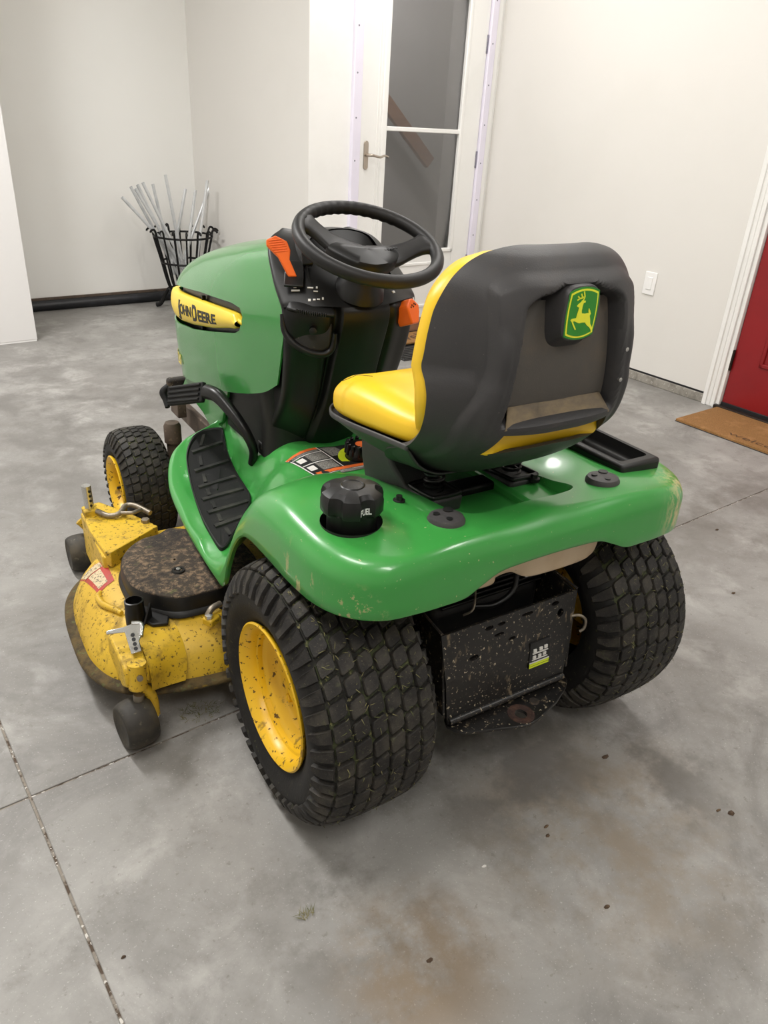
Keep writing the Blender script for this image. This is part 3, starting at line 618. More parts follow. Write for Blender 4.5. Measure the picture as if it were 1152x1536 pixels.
def hood():
    A = np.array(HL); B = A[::-1][1:].copy(); B[:, :, 0] *= -1; P = np.concatenate([A, B])
    P = cr(P, 73); P = np.swapaxes(cr(np.swapaxes(P, 0, 1), 60), 0, 1)
    o = mesh('hood', P.reshape(-1, 3), gridfaces(73, 60), 'green_hood', TR, auto=50); recalc(o)
    s = o.modifiers.new('s', 'SOLIDIFY'); s.thickness = .005; s.offset = -1
    SL = [(1.48, .796), (1.30, .818), (1.074, .846), (.838, .866), (.782, .864), (.764, .845), (.785, .805), (.815, .790), (.98, .754), (1.15, .720), (1.31, .700), (1.48, .690)]
    cs = []
    for sg in (-1, 1):
        cs.append(prism('cut', SL, sg*.09, sg*.3, 'green_hood', None, fn=lambda a, b, h: (h, a, b), bevel=0))
    return cut(o, cs)
HD_ = hood()
# dark grille tray behind the slots and the yellow name panels in them
for sg in (-1, 1):
    P = [[(sg*(x-.022), y, z) for x, y, z in row] for row in (
        [(.200, .74, .885), (.203, .95, .865), (.198, 1.15, .84), (.186, 1.32, .82), (.15, 1.44, .80), (.08, 1.50, .79)],
        [(.205, .74, .84), (.207, .95, .80), (.203, 1.15, .77), (.190, 1.34, .75), (.155, 1.455, .735), (.08, 1.52, .73)],
        [(.204, .74, .76), (.206, .95, .735), (.203, 1.15, .70), (.189, 1.33, .68), (.15, 1.45, .67), (.08, 1.51, .66)])]
    gt = grid('side_grille', P, 'plastic_gloss', HD_, 10, 30)
    for k in range(1): 
        y_ = 1.10; box('grille_slat', (sg*.188, y_, .772-.0), (.012, .006, .12), 'plastic_gloss', HD_, .001, rot=R3(x=.14))
def panel_pt(s, t, off=0):      # s 0..1 rear -> front, t 0..1 bottom -> top
    ys = [.792, .815, .88, .974, 1.076, 1.16, 1.26, 1.36, 1.43, 1.475]
    u = s*(len(ys)-1)
    y = float(np.interp(u, range(10), ys))
    zt = float(np.interp(y, [.792, .815, .914, 1.076, 1.26, 1.40, 1.475], [.828, .842, .835, .820, .802, .790, .782])); zb = float(np.interp(y, [.792, .815, .844, .974, 1.15, 1.28, 1.40, 1.475], [.812, .802, .797, .766, .734, .716, .708, .704]))
    xs = float(np.interp(y, [.79, .9, 1.0, 1.1, 1.2, 1.3, 1.38, 1.43, 1.475], [.2045, .2065, .207, .206, .204, .198, .188, .176, .150]))
    bul = .004+.010*math.sin(PI*min(max(t, 0), 1))**.7
    return -(xs-.006+bul+off), y, lerp(zb, zt, t)
rows = [[panel_pt(s, t) for s in np.linspace(0, 1, 44)] for t in np.linspace(0, 1, 14)]
rows = [[(x+.02, y, z) for x, y, z in rows[0]]]+rows+[[(x+.02, y, z) for x, y, z in rows[-1]]]
np_ = grid('name_panel', rows, 'name_yellow', TR, dense=False, auto=60)
grid('name_panel', [[(-x, y, z) for x, y, z in r] for r in rows], 'name_yellow', TR, dense=False, auto=60)
def pan_y(u, y, z, ua, ub):
    Y = lerp(ua, ub, u); ys = [.792, .815, .88, .974, 1.076, 1.16, 1.26, 1.36, 1.43, 1.475]; s = float(np.interp(Y, ys, range(10)))/9
    return s
def name_fn(ua, ub, t0, t1):
    def f(u, y, z):
        s = pan_y(u, y, z, ua, ub); p = panel_pt(s, lerp(t0, t1, y/.72), .0006+.03*z); return p
    return f
text_mesh('lettering', 'J', 'ink_black', np_, name_fn(1.292, 1.262, .24, .80), bold=.025, sub=1)
text_mesh('lettering', 'OHN', 'ink_black', np_, name_fn(1.262, 1.142, .30, .68), bold=.03, sub=1)
text_mesh('lettering', 'D', 'ink_black', np_, name_fn(1.132, 1.087, .18, .80), bold=.03, sub=1)
text_mesh('lettering', 'EERE', 'ink_black', np_, name_fn(1.078, .930, .20, .66), bold=.03, sub=1)
lathe('panel_pin', [(.007, -.02), (.007, .012), (0, .016)], (-.196, .782, .826), (0, -1, 0), 'name_yellow', np_, 12)
text_mesh('model_number', 'X320', 'ink_gold', HD_, lambda u, y, z: (-(float(np.interp(1.445-u*.12, [1.325, 1.38, 1.42, 1.445], [.1925, .1855, .172, .160]))+.003+.01*z), 1.445-u*.12, .555+.05*y), bold=.02)

# ---------------------------------------------------------------- chassis, engine bay
CH = box('chassis', (0, .75, .42), (.22, 1.30, .12), 'engine_black', TR, .01)
box('engine_block', (0, 1.15, .60), (.30, .46, .22), 'engine_black', CH, .02)
grid('pedestal', [[(sx*w_, y, z) for sx, y in ((-1, 1.0), (-1, .80), (-.98, .70), (-.6, .66), (0, .65), (.6, .66), (.98, .70), (1, .80), (1, 1.0))] for z, w_ in ((.46, .165), (.56, .16), (.66, .178), (.74, .185))], 'plastic_black', CH, nv=40)
prism('hood_skirt', [(.95, .60), (1.12, .57), (1.36, .50), (1.40, .46), (1.20, .43), (1.12, .40), (1.02, .46)], -.175, -.165, 'green_hood', CH, fn=lambda a, b, h: (h, a, b), bevel=.003)
prism('hood_skirt', [(.95, .60), (1.12, .57), (1.36, .50), (1.40, .46), (1.20, .43), (1.12, .40), (1.02, .46)], .165, .175, 'green_hood', CH, fn=lambda a, b, h: (h, a, b), bevel=.003)
FA = box('front_axle', (0, 1.245, .215), (.60, .06, .05), 'steel_dirty', TR, .008)
for sx in (-1, 1):
    lathe('spindle', [(.022, .14), (.022, .33), (.028, .335), (.028, .39), (.022, .402), (0, .405)], (sx*.272, 1.225, 0), (0, 0, 1), 'muffler_brown', FA, 20)
    box('tie_rod', (sx*.15, 1.17, .22), (.28, .014, .014), 'steel_dirty', FA, .004)
    tube('stub', [(sx*.27, 1.245, .193), (sx*.39, 1.245, .193)], .014, 'steel_dirty', FA)
box('frame_rail', (-.165, 1.2, .36), (.02, .5, .07), 'muffler_brown', CH, .004); box('frame_rail', (.165, 1.2, .36), (.02, .5, .07), 'muffler_brown', CH, .004)
box('frame_bracket', (-.215, 1.33, .43), (.03, .08, .09), 'muffler_brown', CH, .004)
box('front_bumper', (0, 1.50, .42), (.40, .03, .08), 'steel_dirty', CH, .01)

# ---------------------------------------------------------------- console
CON = []
for z, w_, yr, yc in ((.478, .172, .628, .735), (.495, .170, .630, .735), (.505, .156, .640, .742), (.56, .155, .603, .690), (.66, .166, .548, .605), (.78, .178, .506, .558), (.87, .186, .474, .543), (.905, .187, .468, .543), (.922, .185, .475, .553)):
    half_ = [(-w_*.90, .88), (-w_*.90, .80), (-w_*.93, yc+.05), (-w_*.985, yc+.012), (-w_*.93, yc-.008), (-w_*.72, lerp(yc, yr, .42)), (-w_*.52, lerp(yc, yr, .68)), (-.0725, yr+.028), (-.066, yr+.006), (-.058, yr+.001), (-.02, yr-.003), (0, yr-.004)]
    CON.append([(x, y, z) for x, y in half_]+[(-x, y, z) for x, y in half_[::-1][1:]])
def conrows():
    P = np.array(CON); Z = cr(P, 60); Z = np.swapaxes(cr(np.swapaxes(Z, 0, 1), 140), 0, 1); return Z
DS = grid('console', conrows(), 'dash_black', TR, dense=False, auto=50)
# slanted dash top: follows the hood's rear edge up to the top
TOPR = []
for f, (y_in, z_in) in ((0, (.475, .922)), (.25, (.545, .975)), (.5, (.615, 1.020)), (.75, (.685, 1.048)), (1, (.74, 1.052))):
    e = [(-.187, .546, .905), (-.187, .560, .922), (-.180, .617, .968), (-.154, .70, 1.030), (-.10, .745, 1.052)]
    k = int(f*4); ex, ey, ez = e[k]
    TOPR.append([(ex, ey, ez), (ex*.96, ey-.004, ez+.012), (ex*.6, lerp(ey, y_in, .7), lerp(ez, z_in, .75)+.006), (ex*.3, y_in, z_in), (0, y_in, z_in), (-ex*.3, y_in, z_in), (-ex*.6, lerp(ey, y_in, .7), lerp(ez, z_in, .75)+.006), (-ex*.96, ey-.004, ez+.012), (-ex, ey, ez)])
grid('dash_top', TOPR, 'dash_black', DS, 30, 50, auto=70)
grid('instrument_hood', [[(x*k, y, z) for x, y, z in ((-.115, .52, .94), (-.112, .56, .985), (-.10, .60, 1.035), (-.07, .615, 1.066), (0, .62, 1.078), (.07, .615, 1.066), (.10, .60, 1.035), (.112, .56, .985), (.115, .52, .94))] for k in (1,)]+
     [[(x, y+dy, z+dz) for x, y, z in ((-.118, .54, .935), (-.116, .60, .985), (-.104, .66, 1.03), (-.072, .68, 1.062), (0, .685, 1.072), (.072, .68, 1.062), (.104, .66, 1.03), (.116, .60, .985), (.118, .54, .935))] for dy, dz in ((0, 0), (.06, -.02))], 'dash_black', DS, 16, 40)
grid('instrument_face', [[(x*k, .60-.06*(1-k)+(z-1.0)*.25, lerp(.95, z, k)) for x, z in ((-.112, .95), (-.105, 1.0), (-.095, 1.035), (-.066, 1.064), (0, 1.075), (.066, 1.064), (.095, 1.035), (.105, 1.0), (.112, .95))] for k in (1, .9, .5, .1)], 'plastic_gloss', DS, 12, 30)
lathe('gauge', [(.030, 0), (.030, .004), (.026, .005), (0, .003)], (.02, .592, 1.02), (0, -.9, .5), 'plastic_gloss', DS, 28)
# base flange
# left-hand pocket with its lip, quadrant plate
tube('pocket_lip', [(-.183, .556, .898), (-.182, .548, .862), (-.170, .532, .836), (-.140, .512, .815), (-.105, .498, .808), (-.082, .492, .822), (-.078, .486, .86)], [.006, .008, .009, .009, .009, .008, .006], 'dash_black', DS, 10, smooth=40)
grid('pocket', [[(-.18, .556, .895), (-.15, .54, .89), (-.11, .516, .885), (-.082, .496, .88)], [(-.178, .552, .862), (-.15, .53, .855), (-.11, .506, .85), (-.085, .492, .85)], [(-.165, .535, .838), (-.14, .516, .82), (-.11, .502, .812), (-.088, .495, .825)]], 'engine_black', DS, 10, 16, solid=.002)
qa = np.array([(-.178, .548, .915), (-.172, .532, .914), (-.150, .510, .911), (-.120, .490, .908), (-.088, .476, .906)])
grid('quadrant_plate', [qa+np.array([.0, .0, -.006]), qa+np.array([-.002, -.007, 0]), qa+np.array([.002, .0, .008]), qa+np.array([.008, .04, .032])], 'dash_black', DS, 14, 30, solid=.004)
for k in range(15):
    t = k/14; p = np.array([np.interp(t, np.linspace(0, 1, 5), qa[:, j]) for j in range(3)]); t = .35+.5*t; p = np.array([np.interp(t, np.linspace(0, 1, 5), qa[:, j]) for j in range(3)])
    mesh('notch', *boxdata(p+np.array([-.003, -.010, .001]), (.0022, .008, .008), R3(z=-.7)), 'plastic_black', DS, bevel=.0005)
lathe('knob', [(.009, 0), (.009, .02), (0, .022)], (-.125, .508, .868), (-.5, -.85, 0), 'plastic_gloss', DS, 16)
# key switch area marks
from mathutils.bvhtree import BVHTree
def drop_tree(names):
    V = []; F = []
    for o in DS.children:
        if o.name.split('.')[0] in names:
            k = len(V); V += [v.co.copy() for v in o.data.vertices]; F += [tuple(i+k for i in p.vertices) for p in o.data.polygons]
    return BVHTree.FromPolygons(V, F)
DTREE = drop_tree(('dash_top', 'quadrant_plate'))
def dash_mark(x, y, w_, h_, m_, ang):
    hit, n, _, _ = DTREE.ray_cast(Vector((x, y, 1.3)), Vector((0, 0, -1)))
    if hit is None: return
    if n.z < 0: n = -n
    t = Vector((math.cos(ang), math.sin(ang), 0)); t = (t-n*t.dot(n)).normalized(); b = n.cross(t); p = hit+n*.0012
    V = [p+t*(sx*w_/2)+b*(sy*h_/2)+n*dz for dz in (-.002, .0004) for sx, sy in ((-1, -1), (1, -1), (1, 1), (-1, 1))]
    mesh('printed_mark', V, [(0, 3, 2, 1), (4, 5, 6, 7), (0, 1, 5, 4), (1, 2, 6, 5), (2, 3, 7, 6), (3, 0, 4, 7)], m_, DS, smooth=False)
for x, y, w_, h_, m_, a in ((-.150, .553, .020, .004, 'ink_white', -.5), (-.148, .560, .007, .004, 'ink_white', -.5), (-.118, .540, .014, .0035, 'ink_white', -.5), (-.104, .534, .004, .005, 'ink_white', -.5),
                            (-.130, .520, .006, .006, 'ink_white', -.5), (-.120, .515, .006, .004, 'ink_white', -.5), (-.111, .511, .007, .003, 'ink_white', -.5), (-.101, .508, .004, .006, 'ink_white', -.5), (-.110, .528, .010, .0025, 'ink_white', -.5),
                            (.098, .540, .014, .0035, 'ink_white', .5), (.108, .522, .010, .003, 'ink_white', .5), (.096, .510, .009, .006, 'ink_white', .5), (.140, .565, .007, .006, 'ink_gold', .5), (.155, .572, .006, .006, 'ink_gold', .5), (.150, .550, .012, .005, 'ink_white', .5)):
    dash_mark(x, y, w_, h_, m_, a)
# orange throttle lever (left)
TL = prism('throttle_lever', [(-.010, 0), (.010, 0), (.012, .050), (.024, .075), (.026, .100), (.006, .118), (-.020, .108), (-.026, .092), (-.012, .058)], -.004, .006, 'orange', TR,
           fn=lambda a, b, h: tuple(Vector((-.150, .568, .978))+Vector((.86, -.48, .10))*a+Vector((-.30, .42, .855))*b*.86+Vector((-.35, -.70, .55))*h), bevel=.003, segs=3)
for k in range(6):
    q = .072+k*.0065; hw = .019-.0012*abs(k-2)
    P = [Vector((-.150, .568, .978))+Vector((.86, -.48, .10))*a+Vector((-.30, .42, .855))*(q*.86+a*.05)+Vector((-.35, -.70, .55))*.0065 for a in (-hw, hw)]
    mesh('grip_rib', *tubedata(P, .0013, 6), 'orange', TL)
box('lever_slot', (-.143, .575, .985), (.045, .085, .006), 'plastic_gloss', DS, .002, rot=R3(x=.55, z=-.5))
CHK = prism('choke_knob', [(-.013, 0), (.013, 0), (.016, .018), (.008, .034), (-.010, .032)], -.006, .01, 'plastic_gloss', TR, fn=lambda a, b, h: tuple(Vector((-.105, .580, 1.0))+Vector((.86, -.48, .1))*a+Vector((-.1, .3, .9))*b+Vector((-.3, -.75, .5))*h), bevel=.003)
# orange switch (right) on its console pod
SWO, SWX, SWY, SWN = Vector((.134, .508, .858)), Vector((.83, .55, .04)), Vector((-.12, .30, .945)), Vector((.45, -.80, .35))
PK = prism('blade_switch', [(-.022, 0), (.016, -.006), (.032, .018), (.036, .036), (.006, .058), (-.010, .060), (-.034, .046)], -.006, .036, 'orange', TR,
           fn=lambda a, b, h: tuple(SWO+SWX*a+SWY*b+SWN*h), bevel=.004, segs=3)
for k, (a, b) in enumerate(((-.012, .028), (-.006, .031), (.0, .027), (.005, .032), (.011, .029))):
    p = SWO+SWX*(a*1.2)+SWY*(b*1.2+.006)+SWN*.0365
    mesh('printed_mark', *boxdata(p, (.0035, .002, .004), R3(z=.5)), 'orange_ink', PK)
# steering column and wheel
lathe('column_boot', [(.062, 0), (.058, .02), (.046, .035), (.040, .05), (.036, .09), (.0, .095)], (0, .515, .945), (0, -.36, .93), 'dash_black', DS, 36)
SW = empty('steering_wheel', (0, .4768, 1.0658)); SW.parent = TR; SW.rotation_euler = (.365, 0, 0)
RW_ = .1645
def rimpts():
    V = []; n = 144; k = 14
    for i in range(n):
        t = 2*PI*i/n
        for j in range(k):
            a = 2*PI*j/k; r = .0152
            g = .0010*math.cos(t*44) if (math.cos(a) < -.2 and (abs((t-PI/2+PI) % (2*PI)-PI) < .95)) else 0
            V.append(((RW_+(r+g)*math.cos(a))*math.cos(t), (RW_+(r+g)*math.cos(a))*math.sin(t), (r+g)*math.sin(a)*1.05))
    return V, gridfaces(n, k, True, True)
recalc(mesh('rim', *rimpts(), 'wheel_grip', SW))
def spoke(a0):
    c, s = math.cos(a0), math.sin(a0); rows = []
    for r, w_, z, h_ in ((.02, .050, -.040, .012), (.07, .040, -.034, .012), (.10, .032, -.024, .012), (.125, .029, -.013, .0125), (.145, .034, -.004, .013), (.160, .052, 0, .012)):
        row = []
        for t in np.linspace(0, 2*PI, 14, endpoint=False):
            u, v = w_*math.copysign(abs(math.cos(t))**.7, math.cos(t)), h_*math.copysign(abs(math.sin(t))**.7, math.sin(t)); row.append((r*c-u*s, r*s+u*c, z+v))
        rows.append(row)
    return grid('spoke', rows, 'wheel_grip', SW, nu=24, cv=True, capu=True)
for a in (-4, 140): spoke(math.radians(a))
# hub pad between the spokes, a shallow V
hub = [(-.075, .045), (-.045, .045), (-.005, .030), (.035, .022), (.075, .018), (.088, -.006), (.070, -.035), (.035, -.055), (-.01, -.060), (-.05, -.040), (-.080, -.002), (-.092, .028)]
hp_ = np.array(cr([(a, b, 0) for a, b in hub], 60, True)); rows = []
for k, z in ((.92, -.052), (1.0, -.044), (1.0, -.030), (.93, -.022), (.6, -.018), (.02, -.016)): rows.append(np.c_[hp_[:, 0]*k, hp_[:, 1]*k, np.full(60, z)+.10*hp_[:, 0]**2*20*.1])
grid('hub_pad', rows, 'dash_black', SW, cv=True, dense=False, auto=50)
lathe('hub_post', [(.028, -.14), (.028, -.09), (.042, -.045), (0, -.04)], (0, 0, 0), (0, 0, 1), 'plastic_gloss', SW, 30)
text_mesh('lettering', 'JOHN DEERE', 'plastic_black', SW, lambda u, y, z: (.020+u*.060, -.012+u*.008+y*.009, -.0185+.004*u+z*.05), bold=.01)
# ---------------------------------------------------------------- seat
SZ = [(.700, .130, .0, .09), (.712, .158, -.03, .08), (.735, .188, -.075, .06), (.765, .205, -.120, .03), (.80, .214, -.158, -.045), (.835, .219, -.184, -.085), (.87, .222, -.198, -.104), (.91, .225, -.205, -.112), (.935, .227, -.207, -.108), (.955, .2275, -.207, -.098), (.985, .226, -.206, -.102), (1.02, .223, -.202, -.104), (1.06, .215, -.196, -.106), (1.095, .200, -.187, -.108), (1.12, .176, -.177, -.111), (1.136, .146, -.166, -.114), (1.145, .112, -.153, -.118), (1.149, .085, -.142, -.122), (1.150, .06, -.130, -.124)]
def seat_y(z):
    a = np.array(SZ); return [float(np.interp(z, a[:, 0], a[:, k])) for k in (1, 2, 3)]
def sstep(a, b, x):
    t = min(max((x-a)/(b-a), 0), 1); return t*t*(3-2*t)
def shell():
    A = cr(np.array(SZ), 230); nv = 181; rows = []
    for z, w_, yc, ye in A:
        row = []
        for s in np.linspace(-1, 1, nv):
            ang = s*PI/2*.98; x = w_*math.sin(ang)**1 if False else w_*math.copysign(abs(s)**.92, s)
            k = abs(s); y = lerp(yc, ye, k**3.2*.9+k**2*.1)
            zz = z
            wi = lerp(.122, .100, min(max((z-.88)/.19, 0), 1)); rt = max(0, (abs(x)-.06)/.05)
            win = sstep(wi+.014, wi-.002, abs(x))*sstep(.868, .886, z)*sstep(1.096+.010*math.exp(-(x/.052)**6)-.02*rt*rt, 1.080+.014*math.exp(-(x/.052)**6)-.02*rt*rt, z)
            y += .034*win
            pw = lerp(.148, .180, sstep(.98, .86, z)); plate = sstep(pw+.010, pw, abs(x))*sstep(1.122-.03*max(0, (abs(x)-.10)/.07)**2, 1.100-.03*max(0, (abs(x)-.10)/.07)**2, z); y -= .013*plate*(1-win)*sstep(.72, .80, z); y -= .007*math.exp(-((abs(x)-lerp(.142, .158, sstep(1.0, .86, z)))/.010)**2)*sstep(.80, .86, z)*sstep(1.05, 1.0, z)
            side = sstep(pw+.010, pw+.03, abs(x))*sstep(.945, .97, z)*sstep(1.10, 1.05, z); y += .006*side
            row.append((x, y, zz))
        rows.append(row)
    P = np.array(rows); a, b = P.shape[:2]; F = []
    for i in range(a-1):
        for j in range(b-1):
            c = P[i:i+2, j:j+2].mean((0, 1))
            F.append((i*b+j, i*b+j+1, (i+1)*b+j+1, (i+1)*b+j))
    o = mesh('seat_shell', P.reshape(-1, 3), F, 'seat_plastic', TR, auto=60)
    # the slot under the window, open to the cushion
    s = o.modifiers.new('s', 'SOLIDIFY'); s.thickness = .010; s.offset = 0
    c = prism('cut', [(-.140, .812), (-.122, .858), (-.04, .854), (.04, .854), (.122, .858), (.140, .812), (.08, .820), (0, .822), (-.08, .820)], -.6, -.12, 'seat_plastic', None, fn=lambda a, b, h: (a, h, b), bevel=0)
    return cut(o, [c])
SS = shell()
# floor of the window and its dusty lower ledge
def wy(z): return seat_y(z)[1]
grid('window_panel', [[(x*lerp(.118, .098, (z-.885)/.19), wy(z)+.0225-.004*(1-x*x), z) for x in np.linspace(-1, 1, 9)] for z in (.888, .92, .96, 1.0, 1.04, 1.075)], 'seat_dusty', SS, 16, 20)
grid('window_ledge', [[(x*.124, wy(.862)-.006-.002*(1-x*x), .866) for x in np.linspace(-1, 1, 9)], [(x*.122, wy(.87)-.004, .872) for x in np.linspace(-1, 1, 9)], [(x*.108, wy(.9)+.019, .902) for x in np.linspace(-1, 1, 9)]], 'ledge_dust', SS, 10, 20, solid=.003)
for x, z in ((.128, .93), (.13, .985)): lathe('screw', [(0, .003), (.004, .002), (.004, -.004)], (x, wy(z)-.002, z), (0, -1, 0), 'chrome', SS, 10)
# emblem boss: a half-round post growing out of the window
bz = 1.058
by = wy(bz)-.013
def bossrows():
    out = []
    for d, k, dz in ((.046, 1.25, -.014), (.024, 1.15, -.008), (.006, 1.0, 0), (0, .965, 0), (-.0015, .90, 0), (-.0015, .01, 0)):
        row = []
        for t in np.linspace(0, 2*PI, 48, endpoint=False):
            u = math.copysign(abs(math.cos(t))**.55, math.cos(t)); v = math.copysign(abs(math.sin(t))**.6, math.sin(t))
            row.append((.0415*u*k*(1+.05*v*-1), by+d-.10*(.045*v*k)*0, bz+.046*v*k+dz))
        out.append(row)
    return out
EM = grid('seat_emblem', bossrows(), 'seat_plastic', TR, cv=True, dense=False, auto=35)
def emb(px, py):     # coordinates measured on the emblem face
    X, Y = px-575, py-610; det = 287*-335-(-12)*47; a = (X*-335-47*Y)/det; b = (287*Y-(-12)*X)/det
    return a*.0290, b*.0350
def emface(pts, m, name, d):
    prism(name, [(a, b) for a, b in pts], by-.0015-d, by-.0008, m, EM, fn=lambda a, b, h: (a, h, bz+b), bevel=0)
OUT = [(.034*math.copysign(1, c)*min(1, abs(c)*1.18)*(1-.06*abs(s)), .040*s*(1-.0)) for c, s in [(math.cos(t), math.sin(t)) for t in np.linspace(0, 2*PI, 64, endpoint=False)]]
def frame(k, kv):
    pts = []
    pts += [(x, (.0335+.0065*(1-(x/.030)**2))*kv) for x in np.linspace(.030, -.030, 12)*1]
    pts += [(-.030-.0025*(1-(y/.0335)**2), y*kv) for y in np.linspace(.0335, -.0335, 10)[1:-1]]
    pts += [(x, -(.0335+.0065*(1-(x/.030)**2))*kv) for x in np.linspace(-.030, .030, 12)]
    pts += [(.030+.0025*(1-(y/.0335)**2), y*kv) for y in np.linspace(-.0335, .0335, 10)[1:-1]]
    return [(a*k, b) for a, b in pts]
emface(frame(1.09, 1.075), 'emblem_green', 'field', .0004); emface(frame(1.0, 1.0), 'emblem_yellow', 'border', .0010); emface(frame(.91, .925), 'emblem_green', 'field', .0016)
DEER = [(440, 487), (478, 455), (530, 425), (548, 400), (585, 405), (628, 408), (622, 435), (585, 442), (568, 480), (552, 560), (558, 603), (640, 610), (695, 600), (715, 604), (706, 560), (714, 525), (740, 560), (762, 612), (742, 645), (756, 700), (765, 770), (800, 812), (822, 850), (828, 905), (800, 918), (788, 872), (755, 832), (700, 802), (665, 772), (645, 748), (580, 748), (510, 758), (450, 738), (405, 722), (372, 726), (402, 780), (452, 850), (430, 862), (385, 802), (345, 732), (318, 708), (345, 684), (440, 674), (450, 640), (478, 560), (490, 512), (458, 502)]
emface([emb(*p) for p in DEER], 'emblem_yellow', 'leaping_deer', .0024)
for st in ([(570, 405), (604, 345), (582, 268)], [(600, 350), (552, 358), (522, 302)], [(556, 362), (492, 376), (455, 338)], [(492, 376), (440, 398)]):
    for (a, b) in zip(st, st[1:]):
        A, B = Vector(emb(*a)), Vector(emb(*b)); n = (B-A).normalized(); q = Vector((-n.y, n.x))*.0011
        emface([tuple(A-q), tuple(B-q), tuple(B+q), tuple(A+q)], 'emblem_yellow', 'antler', .0024)
# back cushion, a little larger than the shell so its yellow edge shows
def backcush():
    SB = [(.800, .165), (.825, .195), (.86, .216), (.90, .228), (.95, .232), (1.0, .230), (1.05, .221), (1.08, .207), (1.107, .180), (1.124, .147), (1.133, .10)]
    A = cr(np.array(SB), 40); front = []; rows = []
    for z, w_ in A:
        _, yc, ye = seat_y(z); loop = []
        for s in np.linspace(-1, 1, 25): loop.append((w_*math.copysign(abs(s)**.9, s)*.985, lerp(yc+lerp(.016, .048, sstep(.85, .885, z)), ye+.004, abs(s)**2.4), z))
        for s in np.linspace(1, -1, 25):
            th = .070-.02*abs(s)**2+.028*math.exp(-((abs(s)-.78)/.2)**2)*.8
            loop.append((w_*math.copysign(abs(s)**.9, s), lerp(yc+.035, ye, abs(s)**3)+th*(1 if abs(s) < .99 else .55), z))
        rows.append(loop)
    P = np.array(rows); top = P[-1].copy(); c = top.mean(0); top2 = c+(top-c)*.6; top2[:, 2] += .005; bot = P[0]; c = bot.mean(0); b2 = c+(bot-c)*.6; b2[:, 2] -= .004
    return grid('back_cushion', np.concatenate([[b2], P, [top2]]), 'yellow_seat', TR, cv=True, dense=False, capu=True, auto=75)
backcush()
def seatcush():
    st = [(-.174, .125, .808, .842), (-.166, .142, .803, .850), (-.145, .160, .800, .853), (-.09, .184, .795, .852), (-.03, .203, .780, .852), (.03, .212, .771, .853), (.09, .216, .763, .853), (.15, .218, .755, .850), (.22, .213, .747, .842), (.27, .202, .743, .828), (.298, .184, .748, .810), (.310, .160, .757, .790)]
    A = cr(np.array(st), 60); rows = []
    for y, w_, z0, z1 in A:
        row = []; zm = (z0+z1)/2; h_ = (z1-z0)/2
        for t in np.linspace(0, 2*PI, 56, endpoint=False):
            c, s = math.cos(t), math.sin(t); u = math.copysign(abs(c)**.42, c); v = math.copysign(abs(s)**.62, s)
            z = zm+h_*v
            if v > 0: z += -.016*math.exp(-(u/.45)**2)*v*sstep(.26, .1, y)*sstep(-.15, -.08, y)+.008*math.exp(-((abs(u)-.8)/.2)**2)*v
            row.append((w_*u, y-.012*u*u*(1 if y > .2 else 0), z))
        rows.append(row)
    return grid('seat_cushion', rows, 'yellow_seat', TR, cv=True, dense=False, capu=True, auto=80)
SC = seatcush()
tube('crack', [(-.200, .225, .836), (-.192, .205, .848), (-.182, .195, .8555), (-.174, .180, .8575), (-.160, .172, .857)], .0006, 'ink_black', SC, 6, smooth=16)
# pan under the cushion
st = [(-.05, .2135, .722, .799), (.0, .2145, .712, .793), (.06, .217, .708, .786), (.15, .218, .706, .774), (.22, .212, .710, .764), (.27, .201, .722, .757), (.302, .184, .740, .757), (.313, .160, .750, .762)]
rows = []
for y, w_, z0, z1 in cr(np.array(st), 40):
    rows.append([(-w_*1.0, y, z1), (-w_*1.012, y, z1-.003), (-w_*1.012, y, z1-.011), (-w_*.985, y, z1-.016), (-w_*.86, y, lerp(z0, z1, .35)), (-w_*.66, y, z0+.004), (-w_*.4, y, z0), (0, y, z0), (w_*.4, y, z0), (w_*.66, y, z0+.004), (w_*.86, y, lerp(z0, z1, .35)), (w_*.985, y, z1-.016), (w_*1.012, y, z1-.011), (w_*1.012, y, z1-.003), (w_*1.0, y, z1)])
SP = grid('seat_pan', rows, 'seat_plastic', TR, nv=80, solid=.004, auto=60)
# seat suspension: two arms with coil springs
for sx in (-1, 1):
    arm = prism('seat_arm', [(.215, .730), (.205, .665), (.19, .625), (.15, .610), (.05, .612), (.0, .616), (-.035, .620), (-.042, .664), (.005, .662), (.05, .655), (.09, .690), (.12, .735)], sx*.062, sx*.142, 'seat_plastic', TR, fn=lambda a, b, h: (h*(1+.12*sstep(.02, .14, a)) if abs(h) > .1 else h, a, b), bevel=.008, segs=3)
    P = [(sx*.102+.019*math.cos(t), .010+.019*math.sin(t), .650+.0022*t) for t in np.linspace(0, 2*PI*4.0, 100)]
    mesh('spring', *tubedata(P, .0035, 8), 'plastic_gloss', arm)
    tube('pod_rim', [(sx*.102+a*.034, .010+b*.046, .664+(-b)*.004) for a, b in ((1, .6), (1, -.8), (.7, -1), (-.7, -1), (-1, -.8), (-1, .6), (-.7, .9), (.7, .9))], .005, 'plastic_gloss', arm, 8, True, smooth=40)
    box('pod_foot', (sx*.102, -.015, .615), (.03, .03, .03), 'plastic_gloss', arm, .003)
box('seat_crossbar', (0, .03, .632), (.20, .05, .03), 'plastic_gloss', TR, .006)

